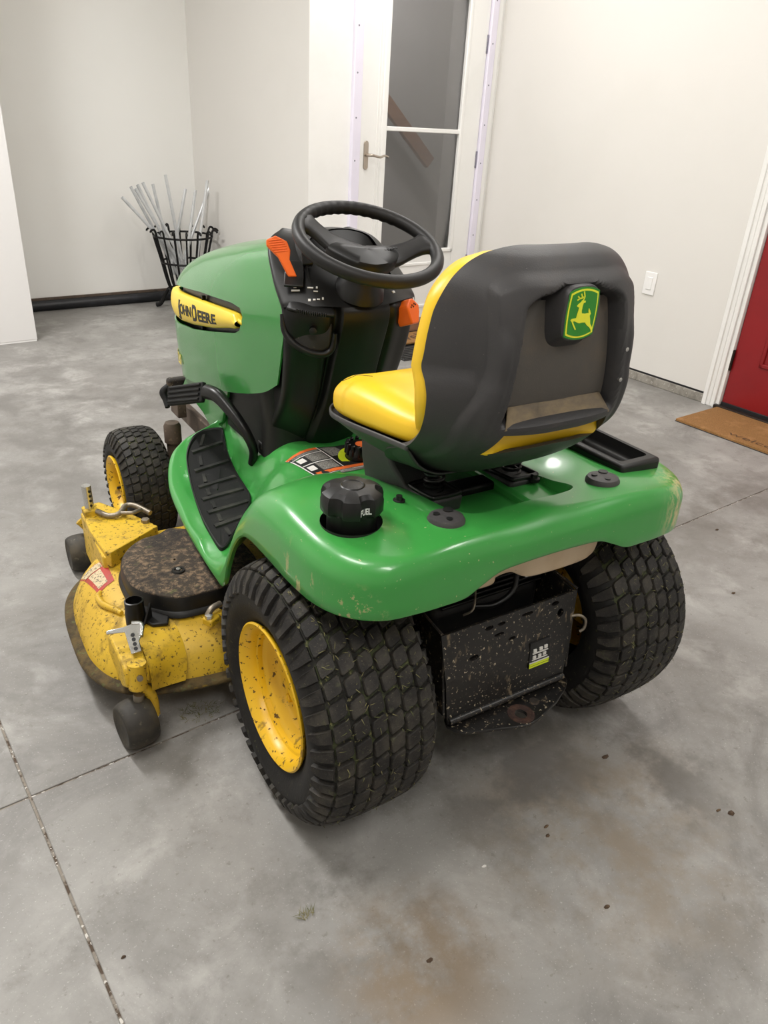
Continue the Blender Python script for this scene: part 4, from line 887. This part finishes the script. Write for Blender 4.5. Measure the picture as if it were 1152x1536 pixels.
# ---------------------------------------------------------------- wheels
def tyre_profile(R, hw, rr):          # arclength table over the carcass, crown to bead
    d = R-rr
    pts = [(0, R), (hw*.32, R-.0006), (hw*.6, R-.0035), (hw*.80, R-.011), (hw*.93, R-.027), (hw*1.0, R-.027-d*.2), (hw*1.01, R-.027-d*.38), (hw*.95, rr+d*.22), (hw*.86, rr+.006), (hw*.80, rr-.004)]
    P = cr(pts, 120); s = np.r_[0, np.cumsum(np.linalg.norm(np.diff(P, axis=0), axis=1))]; return P, s
def make_tyre(name, c, R, hw, rr, side, lug_h, rows_, pitch_n, lw, slope, parent, names, shoulder=True, blades=0):
    P, s = tyre_profile(R-lug_h, hw, rr)
    full = [(P[i][1], -P[i][0]) for i in range(len(P)-1, 0, -1)]+[(p[1], p[0]) for p in P]
    ty = lathe(name, full[::3]+[full[-1]], c, (1, 0, 0), 'tyre_rubber', parent, 96, cap=False, auto=70)
    def surf(v, a, h):      # v signed arclength across, a arclength round, h height
        sv = abs(v); x = np.interp(sv, s, P[:, 0]); r = np.interp(sv, s, P[:, 1]); e = 1e-3
        dx = np.interp(sv+e, s, P[:, 0])-np.interp(sv-e if sv > e else 0, s, P[:, 0]); dr = np.interp(sv+e, s, P[:, 1])-np.interp(sv-e if sv > e else 0, s, P[:, 1])
        l = math.hypot(dx, dr) or 1; nx, nr = -dr/l, dx/l
        x = x+nx*h; r = r+nr*h; x = math.copysign(x, v) if v else x; t = a/R
        return (c[0]+x, c[1]+r*math.cos(t), c[2]+r*math.sin(t))
    V = []; F = []; pitch = 2*PI*R/pitch_n
    def lug(poly, h, ins=.0022):
        n = len(poly); cx = sum(p[0] for p in poly)/n; cy = sum(p[1] for p in poly)/n; k = len(V)
        for q, hh in ((1.03, -.001), (.99, h*.78), (.90, h)):
            for (v, a) in poly: V.append(surf(cx+(v-cx)*q, cy+(a-cy)*q, hh))
        for L_ in (0, 1):
            for i in range(n): F.append((k+L_*n+i, k+L_*n+(i+1) % n, k+(L_+1)*n+(i+1) % n, k+(L_+1)*n+i))
        F.append(tuple(k+2*n+i for i in range(n)))
    half_ = (rows_-1)/2; gap = lw*.13
    for r_ in range(rows_):
        v0 = (r_-half_)*lw; a_off = slope*v0+(r_ % 2)*pitch*.46
        w2 = lw/2-gap/2; l2 = pitch*.405
        for k in range(pitch_n):
            a = k*pitch+a_off; j = random.uniform(-.0008, .0008)
            sk = slope*w2*1.0
            poly = [(v0-w2, a-l2*.80-sk), (v0-w2*.72, a-l2*1.02-sk*.7), (v0+w2*.80, a-l2*.98+sk*.8), (v0+w2, a-l2*.66+sk), (v0+w2, a+l2*.80+sk), (v0+w2*.72, a+l2*1.02+sk*.7), (v0-w2*.80, a+l2*.98-sk*.8), (v0-w2, a+l2*.66-sk)]
            lug([(p[0], p[1]+j) for p in poly], lug_h)
    if shoulder:
        for sg in (-1, 1):
            v0 = (half_+.5)*lw+.001; v1 = v0+lw*1.35
            for k in range(pitch_n):
                a = k*pitch+slope*sg*v0+(0 if sg < 0 else pitch*.5*(rows_ % 2)) ; l2 = pitch*.34
                d_ = slope*lw*.5*sg
                poly = [(sg*v0, a-l2), (sg*(v0+v1)/2, a-l2*.95+d_*.6), (sg*v1, a-l2*.6+d_), (sg*v1, a+l2*.6+d_), (sg*(v0+v1)/2, a+l2*.95+d_*.6), (sg*v0, a+l2)]
                if sg < 0: poly = poly[::-1]
                lug(poly, lug_h*.95)
    t = mesh('tread', V, F, 'tyre_tread', ty, auto=35); recalc(t)
    if blades:
        Vb = []; Fb = []
        for _ in range(blades):
            v = random.uniform(-half_*lw-lw*.4, half_*lw+lw*.6); a = random.uniform(0, 2*PI*R)
            ln = random.uniform(.004, .014); an = random.uniform(0, 2*PI); h0 = random.choice((0, .002, lug_h, lug_h+.001)); wd = .0006
            k = len(Vb); dv, da = math.cos(an)*ln, math.sin(an)*ln; pv, pa = -math.sin(an)*wd, math.cos(an)*wd
            h1 = h0+random.uniform(0, .005)
            for (q, sgn, h) in ((0, -1, h0), (0, 1, h0), (.5, 1, (h0+h1)/2+.001), (.5, -1, (h0+h1)/2+.001)): Vb.append(surf(v+dv*q+pv*sgn, a+da*q+pa*sgn, h))
            Vb.append(surf(v+dv, a+da, h1)); Fb += [(k, k+1, k+2, k+3), (k+3, k+2, k+4)]
        g = mesh('grass_clippings', Vb, Fb, 'grass_dry', ty, smooth=False); tag(g, kind='stuff')
    gv = lathe('groove_band', [(np.interp(abs(v), s, P[:, 1])+.0006, (np.interp(abs(v), s, P[:, 0]))*(1 if v >= 0 else -1)) for v in np.linspace(-half_*lw-lw*.6, half_*lw+lw*.6, 24)], c, (1, 0, 0), 'tyre_groove', ty, 96, cap=False)
    return ty
def make_rim(name, c, rr, side, depth, parent, bolts=5):
    prof = [(rr-.004, -.10), (rr-.002, .0), (rr+.006, .008), (rr+.009, .012), (rr+.0095, .015), (rr+.006, .0175), (rr-.001, .014), (rr-.008, .004), (rr-.012, -.008), (rr-.013, -.014), (rr-.018, -.016), (rr-.019, -.026), (rr-.026, -.030), (rr-.030, -.034), (rr-.034, -.046), (rr-.045, -.055), (rr*.45, -.058), (rr*.40, -.050), (rr*.28, -.046), (rr*.26, -.040), (0, -.040)]
    o = lathe(name, [(r, h*side) for r, h in prof], c, (1, 0, 0), 'yellow_rim', parent, 72, cap=False, auto=35)
    for k in range(bolts):
        t = 2*PI*k/bolts+.3; p = (c[0]-.058*side, c[1]+rr*.55*math.cos(t), c[2]+rr*.55*math.sin(t))
        lathe('wheel_bolt', [(.010, 0), (.010, .009*side), (.008, .011*side), (0, .012*side)], p, (1, 0, 0), 'yellow_rim', o, 6, auto=20)
    lathe('hub_cap', [(rr*.2, -.050*side), (rr*.2, -.044*side), (rr*.17, -.041*side), (0, -.040*side)], c, (1, 0, 0), 'yellow_rim', o, 24)
    if bolts == 0: tube('valve', [(c[0]-.03*side, c[1]+(rr-.03)*.9, c[2]-(rr-.03)*.42), (c[0]-.002*side, c[1]+(rr-.035)*.9, c[2]-(rr-.035)*.42)], .0045, 'engine_black', o, 8)
    return o
RT, RRm, HWr = .2766, .146, .1255
for sx in (-1, 1):
    c = (sx*.3559, 0, RT)
    make_tyre('rear_tyre', c, RT, HWr, RRm, sx, .0095, 6, 43, .0345, -.40, TR, None, blades=1500)
    make_rim('rear_rim', (c[0]+sx*(HWr-.022), 0, RT), RRm, sx, .06, TR)
    tube('axle', [(sx*.10, 0, RT), (sx*.30, 0, RT)], .025, 'engine_black', CH)
FT, FRm, HWf = .1933, .100, .076
for sx in (-1, 1):
    c = (sx*.3892, 1.245, FT)
    make_tyre('front_tyre', c, FT, HWf, FRm, sx, .006, 5, 40, .0245, -.30, TR, None, shoulder=True, blades=120)
    make_rim('front_rim', (c[0]+sx*(HWf-.012), 1.245, FT), FRm, sx, .04, TR, 0)

# ---------------------------------------------------------------- rear: tank, transaxle, hitch
def tankrows():
    out = []
    for z, k in ((.508, .86), (.512, .95), (.53, 1.0), (.585, 1.02), (.617, 1.0)):
        out.append([(x*k, -.06+(y+.06)*k, z+(0.0 if x > .02 else .010)) for x, y in ((-.17, .0), (-.17, -.13), (-.12, -.165), (-.07, -.168), (-.045, -.150), (.0, -.148), (.03, -.165), (.08, -.172), (.16, -.172), (.205, -.165), (.222, -.14), (.222, .0))])
    return out
TK = grid('fuel_tank', tankrows(), 'tank_cream', TR, nu=16, nv=60, capu=True, auto=50)
TX = box('transaxle', (0, .0, .33), (.30, .17, .20), 'engine_black', TR, .02)
for k in range(6): box('cooling_fin', (.01, -.072-.006*k*0, .432+k*.013), (.27, .035, .006), 'plastic_gloss', TX, .002)
box('back_plate', (0, -.05, .46), (.33, .008, .12), 'engine_black', TX, .002)
for k in range(5): 
    for q in range(3): box('vent_slot', (-.125+k*.02, -.058, .45+q*.022), (.012, .006, .007), 'ink_black', TX, .001)
tube('hose', [(.04, -.08, .50), (.045, -.11, .49), (.03, -.125, .455), (-.01, -.12, .43), (-.05, -.10, .425)], .006, 'plastic_gloss', TX, 8, smooth=20)
tube('pin', [(.055, -.10, .498), (.055, -.135, .498)], .010, 'chrome', TX, 14)
tube('cable', [(-.03, -.07, .47), (-.05, -.10, .45), (-.07, -.12, .435), (-.085, -.11, .42)], .0025, 'steel_dull', TX, 6, smooth=20)
lathe('flange_bolt', [(.012, 0), (.012, .012), (.008, .014), (.008, .022), (0, .023)], (-.235, -.10, .487), (-.2, -1, 0), 'chrome', TX, 6, auto=20)
# hitch plate: folded sheet, side wings, tongue
def hy(z): return float(np.interp(z, [.20, .225, .245, .33, .35, .435, .45], [-.205, -.190, -.187, -.183, -.178, -.166, -.164]))
def hx(z): return float(np.interp(z, [.215, .30, .435], [.160, .168, .182]))
HP = grid('hitch_plate', [[(x*hx(z), hy(z), z) for x in np.linspace(-1, 1, 13)] for z in (.222, .236, .25, .30, .325, .335, .345, .36, .40, .436)], 'steel_black', TR, nu=40, nv=40, solid=.006)
cs = []
for x, z, a, b in ((-.062, .418, .011, .005), (.118, .422, .011, .005), (.04, .420, .016, .004), (-.035, .395, .013, .004), (-.03, .418, .011, .004), (.135, .395, .009, .010), (.0, .375, .010, .004), (-.10, .362, .012, .006)):
    cs.append(prism('cut', [(x+a*math.cos(t), z+b*math.sin(t)) for t in np.linspace(0, 2*PI, 16, endpoint=False)], -.3, -.1, 'steel_black', None, fn=lambda p, q, h: (p, h, q), bevel=0))
cut(HP, cs)
for sx in (-1, 1):
    prism('side_wing', [(-.166, .436), (-.10, .444), (-.02, .444), (-.02, .30), (-.10, .25), (-.187, .245)], sx*.172, sx*.178, 'steel_black', HP, fn=lambda a, b, h: (h*(1+.18*(b-.40)), a, b), bevel=.001)
    tube('top_lip', [(sx*.181, -.165, .440), (sx*.178, -.10, .446), (sx*.175, -.02, .446)], .003, 'steel_dirty', HP, 6)
tube('bend', [(-.158, -.192, .228), (.158, -.192, .228)], .0075, 'steel_black', HP, 12)
tong = [(-.158, -.185), (-.150, -.205), (-.130, -.222), (-.03, -.258), (.0, -.266), (.03, -.262), (.10, -.240), (.155, -.212), (.175, -.195), (.178, -.175), (.15, -.165), (-.15, -.165)]
tg = prism('tongue', tong, .205, .213, 'steel_black', HP, bevel=.002)
cut(tg, [lathe('cut', [(.013, .15), (.013, .25)], (.004, -.232, 0), (0, 0, 1), 'steel_black', None, 24)])
lathe('hole_rim', [(.013, .2128), (.016, .2142), (.029, .2138), (.030, .2125)], (.004, -.232, 0), (0, 0, 1), 'rust', HP, 30, cap=False)
lathe('plug', [(0, .216), (.010, .2155), (.012, .213)], (.055, -.215, 0), (0, 0, 1), 'steel_dirty', HP, 16)
tube('hook', [(.172, -.172, .375), (.186, -.182, .378), (.198, -.19, .368), (.200, -.19, .345), (.192, -.186, .335)], .0035, 'steel_dull', HP, 8, smooth=20)
# load label on the plate
def hl(u, v): 
    x = lerp(.050, .106, u); z = lerp(.285, .335, v); return (x, hy(z)-.0015, z)
def hquad(u0, v0, u1, v1, m, name, d=0): 
    V = [hl(u0, v0), hl(u1, v0), hl(u1, v1), hl(u0, v1)]; V = [(a, b-.0025-d, c) for a, b, c in V]+[(a, b+.001, c) for a, b, c in V]
    recalc(mesh(name, V, [(0, 1, 2, 3), (7, 6, 5, 4), (0, 4, 5, 1), (1, 5, 6, 2), (2, 6, 7, 3), (3, 7, 4, 0)], m, HP, smooth=False))
hquad(0, .0, 1, 1.25, 'label_black', 'load_label'); hquad(0, .0, 1, .07, 'label_lime', 'label_band', .0006); hquad(0, .11, 1, .22, 'label_lime', 'label_band', .0006); hquad(0, .24, 1, .28, 'label_white', 'label_line', .0006)
for a, b in ((.15, .45), (.42, .45), (.66, .48), (.15, .78), (.45, .8), (.7, .82)): hquad(a, b, a+.15, b+.14, 'label_white', 'label_figure', .0006)
hquad(.12, .38, .9, .41, 'label_white', 'label_line', .0006); hquad(.12, .70, .9, .73, 'label_white', 'label_line', .0006)

# ---------------------------------------------------------------- brake pedal
PD = grid('pedal', [[(-.315+x, y, z) for x, y, z in r] for r in (
    [(-.02, 1.075, .535), (-.01, 1.06, .555), (.03, 1.045, .552)], [(-.02, 1.06, .525), (-.012, 1.05, .548), (.02, 1.04, .55)])], 'rubber_mat', TR, 4, 8, solid=.01)
bpy.data.objects.remove(PD)
PA, PB = Vector((-.298, 1.135, .525)), Vector((-.250, .925, .598))
ex = (PB-PA).normalized(); ey = Vector((-.25, -.55, -.80)); ey = (ey-ex*ey.dot(ex)).normalized(); ez = ex.cross(ey)
if ez.z < 0: ez = -ez
PD = prism('pedal', [(-.01, -.028), (.205, -.030), (.21, .030), (.005, .032)], -.008, .008, 'rubber_mat', TR, fn=lambda a, b, h: tuple(PA+ex*a+ey*b+ez*h), bevel=.005, segs=3)
for k in range(4):
    b = -.021+k*.014; mesh('pedal_rib', *tubedata([PA+ex*.012+ey*b+ez*.009, PA+ex*.198+ey*b+ez*.009], .0042, 8), 'rubber_mat', PD)
tube('pedal_end', [PA+ex*-.012+ey*-.03+ez*.002, PA+ex*-.022+ey*-.01+ez*.012, PA+ex*-.016+ey*.012+ez*.004, PA+ex*-.006+ey*.036], [.010, .012, .010, .008], 'rubber_mat', PD, 10, smooth=20)
tube('pedal_arm', [PB+Vector((-.0, 0, 0)), Vector((-.238, .875, .600)), Vector((-.222, .82, .572)), Vector((-.202, .775, .530)), Vector((-.184, .755, .475)), Vector((-.178, .78, .42))], [.022, .020, .017, .015, .013, .012], 'plastic_gloss', PD, 12, smooth=40)

# ---------------------------------------------------------------- mower deck
DK = [(-.34, .985), (-.46, .985), (-.57, .955), (-.655, .90), (-.71, .82), (-.735, .72), (-.742, .60), (-.738, .49), (-.705, .40), (-.64, .345), (-.55, .315), (-.45, .300), (-.30, .292), (0, .290), (.30, .292), (.45, .300), (.55, .32), (.62, .36), (.66, .44), (.67, .6), (.67, .75), (.65, .88), (.58, .96), (.46, .985), (.34, .985), (.15, 1.0), (-.15, 1.0)]
def deck():
    P = cr(DK, 200, True); n = len(P); T = np.roll(P, -1, 0)-np.roll(P, 1, 0); T /= np.linalg.norm(T, axis=1)[:, None]; N = np.c_[T[:, 1], -T[:, 0]]
    c = P.mean(0); sg = np.sign(((P-c)*N).sum(1)); N *= np.where(sg.sum() > 0, 1, -1)
    rows = []
    for off, z in ((-.012, .085), (-.012, .098), (-.022, .125), (-.034, .150), (-.050, .172), (-.072, .190), (-.10, .203), (-.135, .211), (-.175, .214)):
        q = P+N*off; rows.append(np.c_[q, np.full(n, z)])
    q0 = P-N*.175
    for k in (.6, .2, .01): q = q0*k+np.array([0, .64])*(1-k); rows.append(np.c_[q, np.full(n, .215)])
    o = grid('mower_deck', rows, 'yellow_deck', TR, cv=True, dense=False, auto=70)
    fl = [np.c_[P+N*a, np.full(n, z)] for a, z in ((-.012, .088), (.002, .084), (.008, .088), (.009, .094), (.004, .099), (-.008, .102), (-.016, .106))]
    grid('deck_skirt', fl, 'deck_skirt', o, cv=True, dense=False, auto=60)
    return o
DKO = deck()
# belt cover
def cover():
    c = np.array([-.475, .60]); out = [(-.605, .60), (-.595, .67), (-.56, .725), (-.515, .758), (-.47, .765), (-.43, .785), (-.385, .76), (-.33, .74), (-.28, .66), (-.28, .50), (-.33, .45), (-.40, .432), (-.46, .43), (-.52, .437), (-.565, .475), (-.60, .53)]
    P = cr(out, 96, True); rows = []
    for k, z in ((1.06, .214), (1.05, .220), (1.01, .224), (1.0, .255), (.975, .266), (.93, .270), (.5, .272), (.02, .273)): rows.append(np.c_[c+(P-c)*k, np.full(96, z)])
    o = grid('belt_cover', rows, 'cover_dirty', DKO, cv=True, dense=False, auto=40); return o
BC = cover()
wallm = grid('cover_wall', [np.c_[q, np.full(96, z)] for q, z in zip([np.array([-.475, .60])+(cr([(-.605, .60), (-.595, .67), (-.56, .725), (-.515, .758), (-.47, .765), (-.43, .785), (-.385, .76), (-.33, .74), (-.28, .66), (-.28, .50), (-.33, .45), (-.40, .432), (-.46, .43), (-.52, .437), (-.565, .475), (-.60, .53)], 96, True)-np.array([-.475, .60]))*k for k in (1.075, 1.06, 1.018, 1.008, .988)], (.214, .222, .227, .253, .2635))], 'plastic_black', DKO, cv=True, dense=False, auto=40)
lathe('cover_bolt', [(.018, .272), (.016, .276), (.010, .276), (.009, .272), (0, .272)], (-.482, .545, 0), (0, 0, 1), 'plastic_gloss', DKO, 20, cap=False)
lathe('cover_bolt_head', [(.006, .272), (.006, .279), (0, .280)], (-.482, .545, 0), (0, 0, 1), 'chrome', DKO, 8)
prism('cover_tab', [(-.59, .50), (-.545, .435), (-.555, .41), (-.59, .42), (-.615, .47)], .212, .222, 'plastic_black', DKO, bevel=.003)
prism('cover_gusset', [(0, 0), (.035, 0), (0, .04)], -.003, .003, 'plastic_black', DKO, fn=lambda a, b, h: (-.583-a*.7+h, .452-a*.7, .222+b), bevel=.001)
lathe('cover_dimple', [(.016, 0), (.014, .005), (0, .007)], (-.50, .4375, .245), (-.1, -1, .15), 'plastic_black', DKO, 20)
# front left gauge wheel bracket
prism('front_bracket', [(-.600, 1.04), (-.622, .955), (-.625, .89), (-.617, .748), (-.60, .735), (-.455, .825), (-.458, .85), (-.50, .94), (-.56, 1.05)], .232, .255, 'yellow_deck', DKO, bevel=.004)
prism('bracket_lip', [(-.617, .745), (-.606, .731), (-.452, .822), (-.458, .835)], .212, .258, 'yellow_deck', DKO, bevel=.002)
prism('bracket_web', [(-.625, .75), (-.61, .74), (-.60, 1.03), (-.62, 1.03)], .10, .24, 'yellow_deck', DKO, bevel=.004)
tube('adjuster_pin', [(-.600, .985, .25), (-.602, .985, .345)], .013, 'chrome', DKO, 14)
for k in range(4): lathe('pin_hole', [(.004, 0), (.004, .001), (0, .001)], (-.597, .9725, .285+k*.015), (.25, -1, 0), 'ink_black', DKO, 8)
box('pin_collar', (-.600, .985, .262), (.04, .04, .022), 'yellow_deck', DKO, .004)
tube('height_rod', [(-.585, .965, .268), (-.56, .93, .264), (-.53, .925, .268), (-.505, .96, .27), (-.48, .95, .27), (-.45, .90, .262)], .008, 'steel_dull', DKO, 8, smooth=30)
tube('height_rod', [(-.53, .925, .268), (-.50, .905, .272), (-.47, .92, .27)], .006, 'steel_dull', DKO, 8, smooth=16)
lathe('bracket_bolt', [(.012, 0), (.012, .01), (0, .012)], (-.475, .865, .255), (0, 0, 1), 'steel_dull', DKO, 6, auto=20)
# rear left bracket: wedge that leans out to the gauge wheel arm
prism('rear_bracket', [(.44, .216), (.36, .214), (.306, .207), (.296, .19), (.297, .158), (.34, .13), (.46, .15)], -.690, -.635, 'yellow_deck', DKO, fn=lambda a, b, h: (h, a, b), bevel=.006, segs=3)
grid('bracket_flare', [[(-.634, .44, .213), (-.632, .36, .205), (-.634, .302, .185), (-.634, .296, .13)], [(-.59, .45, .213), (-.585, .38, .205), (-.59, .33, .165), (-.60, .315, .115)], [(-.545, .46, .213), (-.535, .405, .203), (-.535, .345, .160), (-.55, .318, .112)]], 'yellow_deck', DKO, 10, 14)
tube('bracket_sleeve', [(-.660, .306, .214), (-.664, .300, .150)], .021, 'yellow_deck', DKO, 16)
lathe('bracket_bolt', [(.007, 0), (.007, .006), (0, .007)], (-.662, .2815, .19), (0, -1, .2), 'steel_dull', DKO, 10)
tube('wheel_stem', [(-.664, .300, .13), (-.672, .296, .07)], .0125, 'steel_dull', DKO, 12)
prism('latch_plate', [(-.016, 0), (.012, 0), (.014, .03), (.034, .058), (.036, .080), (.016, .086), (-.012, .082), (-.058, .084), (-.060, .074), (-.014, .066)], 0, .006, 'chrome', DKO, fn=lambda a, b, h: (-.650+a*.85, .332+b*.78-h*.6, .219+b*.40+h*.8), bevel=.002)
for k in range(4): lathe('latch_hole', [(.0045, 0), (.0045, .0065), (0, .0065)], (-.651+k*.001, .340+k*.0105, .2240+k*.0054), (0, -.5, .86), 'ink_black', DKO, 10)
tube('latch_rib', [(-.632, .362, .240), (-.622, .390, .252), (-.642, .398, .256)], .006, 'chrome', DKO, 8, smooth=10)
lathe('plug_cap', [(.024, .214), (.024, .245), (.0225, .250), (.0225, .276), (.019, .277), (.019, .256), (0, .256)], (-.618, .445, 0), (0, .05, 1), 'plastic_gloss', DKO, 28, cap=False)
tube('cast_rib', [(-.655, .66, .19), (-.668, .63, .196), (-.665, .59, .198), (-.648, .545, .206), (-.638, .515, .210)], [.007, .009, .009, .008, .006], 'yellow_deck', DKO, 10, smooth=30)
box('washout_lug', (-.452, .375, .225), (.055, .03, .02), 'yellow_deck', DKO, .004, rot=R3(z=.5))
tube('lug_clip', [(-.47, .372, .238), (-.455, .38, .25), (-.43, .39, .25)], .008, 'steel_dull', DKO, 8, smooth=10)
lathe('lug_bolt', [(.010, 0), (.010, .008), (0, .010)], (-.468, .366, .236), (0, 0, 1), 'chrome', DKO, 6, auto=20)
# deck label
def deckz(x, y):
    P = cr(DK, 200, True); d = np.min(np.linalg.norm(P-np.array([x, y]), axis=1)); return float(np.interp(d, [.012, .022, .034, .05, .072, .10, .135, .175], [.098, .125, .15, .172, .19, .203, .211, .214]))
def dsheet(quad, m, name, off=.0015, n=6):
    A, B, C, D = [np.array(q) for q in quad]; rows = []
    for s in np.linspace(0, 1, n): rows.append([(*(q := (A*(1-s)+D*s)*(1-t)+(B*(1-s)+C*s)*t), deckz(*q)+off) for t in np.linspace(0, 1, n)])
    grid(name, rows, m, DKO, dense=False)
Q = [np.array(q) for q in ((-.682, .800), (-.612, .800), (-.616, .672), (-.664, .650))]
def dq_(u, v): return (Q[0]*(1-u)+Q[1]*u)*(1-v)+(Q[3]*(1-u)+Q[2]*u)*v
def dl(u0, v0, u1, v1, m, name, off): dsheet([dq_(u0, v0), dq_(u1, v0), dq_(u1, v1), dq_(u0, v1)], m, name, off)
dl(0, 0, 1, 1, 'label_red', 'danger_label', .0014); dl(.05, .02, .8, .28, 'label_cream', 'label_figure', .002); dl(.15, .32, .68, .9, 'label_cream', 'label_print', .002)
# gauge wheels
def gauge(c, ang=0):
    w_, R_ = .037, .0585
    prof = [(.02, -w_*.86), (R_*.62, -w_*.92), (R_*.80, -w_), (R_*.90, -w_*.86), (R_*.97, -w_*.55), (R_, 0), (R_*.97, w_*.55), (R_*.90, w_*.86), (R_*.80, w_), (R_*.62, w_*.92), (.02, w_*.86)]
    P = cr([(a, b, 0) for a, b in prof], 40); ax = (math.cos(ang), math.sin(ang), 0)
    o = lathe('gauge_wheel', [(p[0], p[1]) for p in P], c, ax, 'gauge_rubber', TR, 48)
    lathe('axle_bolt', [(.012, w_*.8), (.012, w_+.012), (.010, w_+.016), (0, w_+.017)], c, ax, 'chrome', o, 10, auto=25)
    a = Vector(ax)
    tube('wheel_arm', [Vector(c)+a*(w_+.006), Vector(c)+a*(w_+.006)+Vector((0, .01, .05)), Vector(c)+a*(w_*.6)+Vector((0, .015, .085)), Vector(c)+Vector((.01, .02, .10))], [.014, .013, .012, .012], 'yellow_deck', o, 10, smooth=20)
    return o
gauge((-.678, .292, .0585), .12); gauge((-.622, 1.118, .0585), .0); gauge((.62, .30, .0585), 0); gauge((.60, 1.118, .0585), 0)

# ================================================================== bits on the floor
def bit(x, y, s, kind, label, cat, group, name):
    n = 7; V = []; F = []
    for k in range(n):
        t = 2*PI*k/n; r = s*random.uniform(.55, 1.1); V.append((x+r*math.cos(t), y+r*.6*math.sin(t), .0008))
    for k in range(n):
        a = V[k]; V.append((lerp(x, a[0], .6), lerp(y, a[1], .6), .0015+s*random.uniform(.12, .35)))
    V.append((x, y, .002+s*.3))
    for k in range(n):
        j = (k+1) % n; F += [(k, j, n+j, n+k), (n+k, n+j, 2*n)]
    F.append(tuple(range(n))[::-1])
    o = mesh(name, V, F, kind, None, auto=30); tag(o, label, cat, group); return o
G = 'crumbs of dirt on the concrete'
for x, y, s, lb in ((.393, -.534, .012, 'larger dark leaf crumb at the far right of the floor'), (.375, -.515, .008, 'small dark leaf crumb beside the larger one at right'), (.004, -.36, .008, 'dark dirt crumb below the hitch, upper of a pair'), (-.009, -.379, .007, 'dark dirt crumb below the hitch, lower of a pair'),
                    (-.021, -.559, .008, 'brown crumb on the floor at lower right'), (-.379, -.476, .008, 'brown clod on the brown stain at the bottom'), (-.845, -.206, .006, 'tiny dark crumb near the floor joint at lower left'),
                    (.269, -.276, .011, 'reddish brown leaf scrap behind the right rear tyre'), (1.189, .04, .010, 'dark scrap on the floor far to the right'), (1.521, .355, .012, 'dark scrap by the floor joint at the right edge')):
    bit(x, y, s, 'leaf_brown', lb, 'debris', G, 'dirt_crumb')
bit(-.175, -.372, .006, 'label_white', 'tiny white chip on the concrete floor', 'debris', G, 'paint_chip')
def clump(x, y, rad, n, label):
    V = []; F = []
    for _ in range(n):
        a = random.uniform(0, 2*PI); r = rad*math.sqrt(random.random()); px, py = x+r*math.cos(a)*1.6, y+r*math.sin(a); b = random.uniform(0, PI); ln = random.uniform(.008, .022); k = len(V); w_ = .0008; z = random.uniform(.0006, .005)
        dx, dy = math.cos(b)*ln, math.sin(b)*ln; V += [(px-dy/ln*w_, py+dx/ln*w_, z), (px+dy/ln*w_, py-dx/ln*w_, z), (px+dx, py+dy, z+random.uniform(0, .006))]; F.append((k, k+1, k+2))
    o = mesh('grass_clump', V, F, 'grass_dry', None, smooth=False); tag(o, label, 'grass', kind='stuff')
clump(-.52, .315, .035, 90, 'dry grass clippings fallen beside the rear gauge wheel'); clump(-.533, -.294, .010, 24, 'small tuft of dry grass on the floor below the tyre')
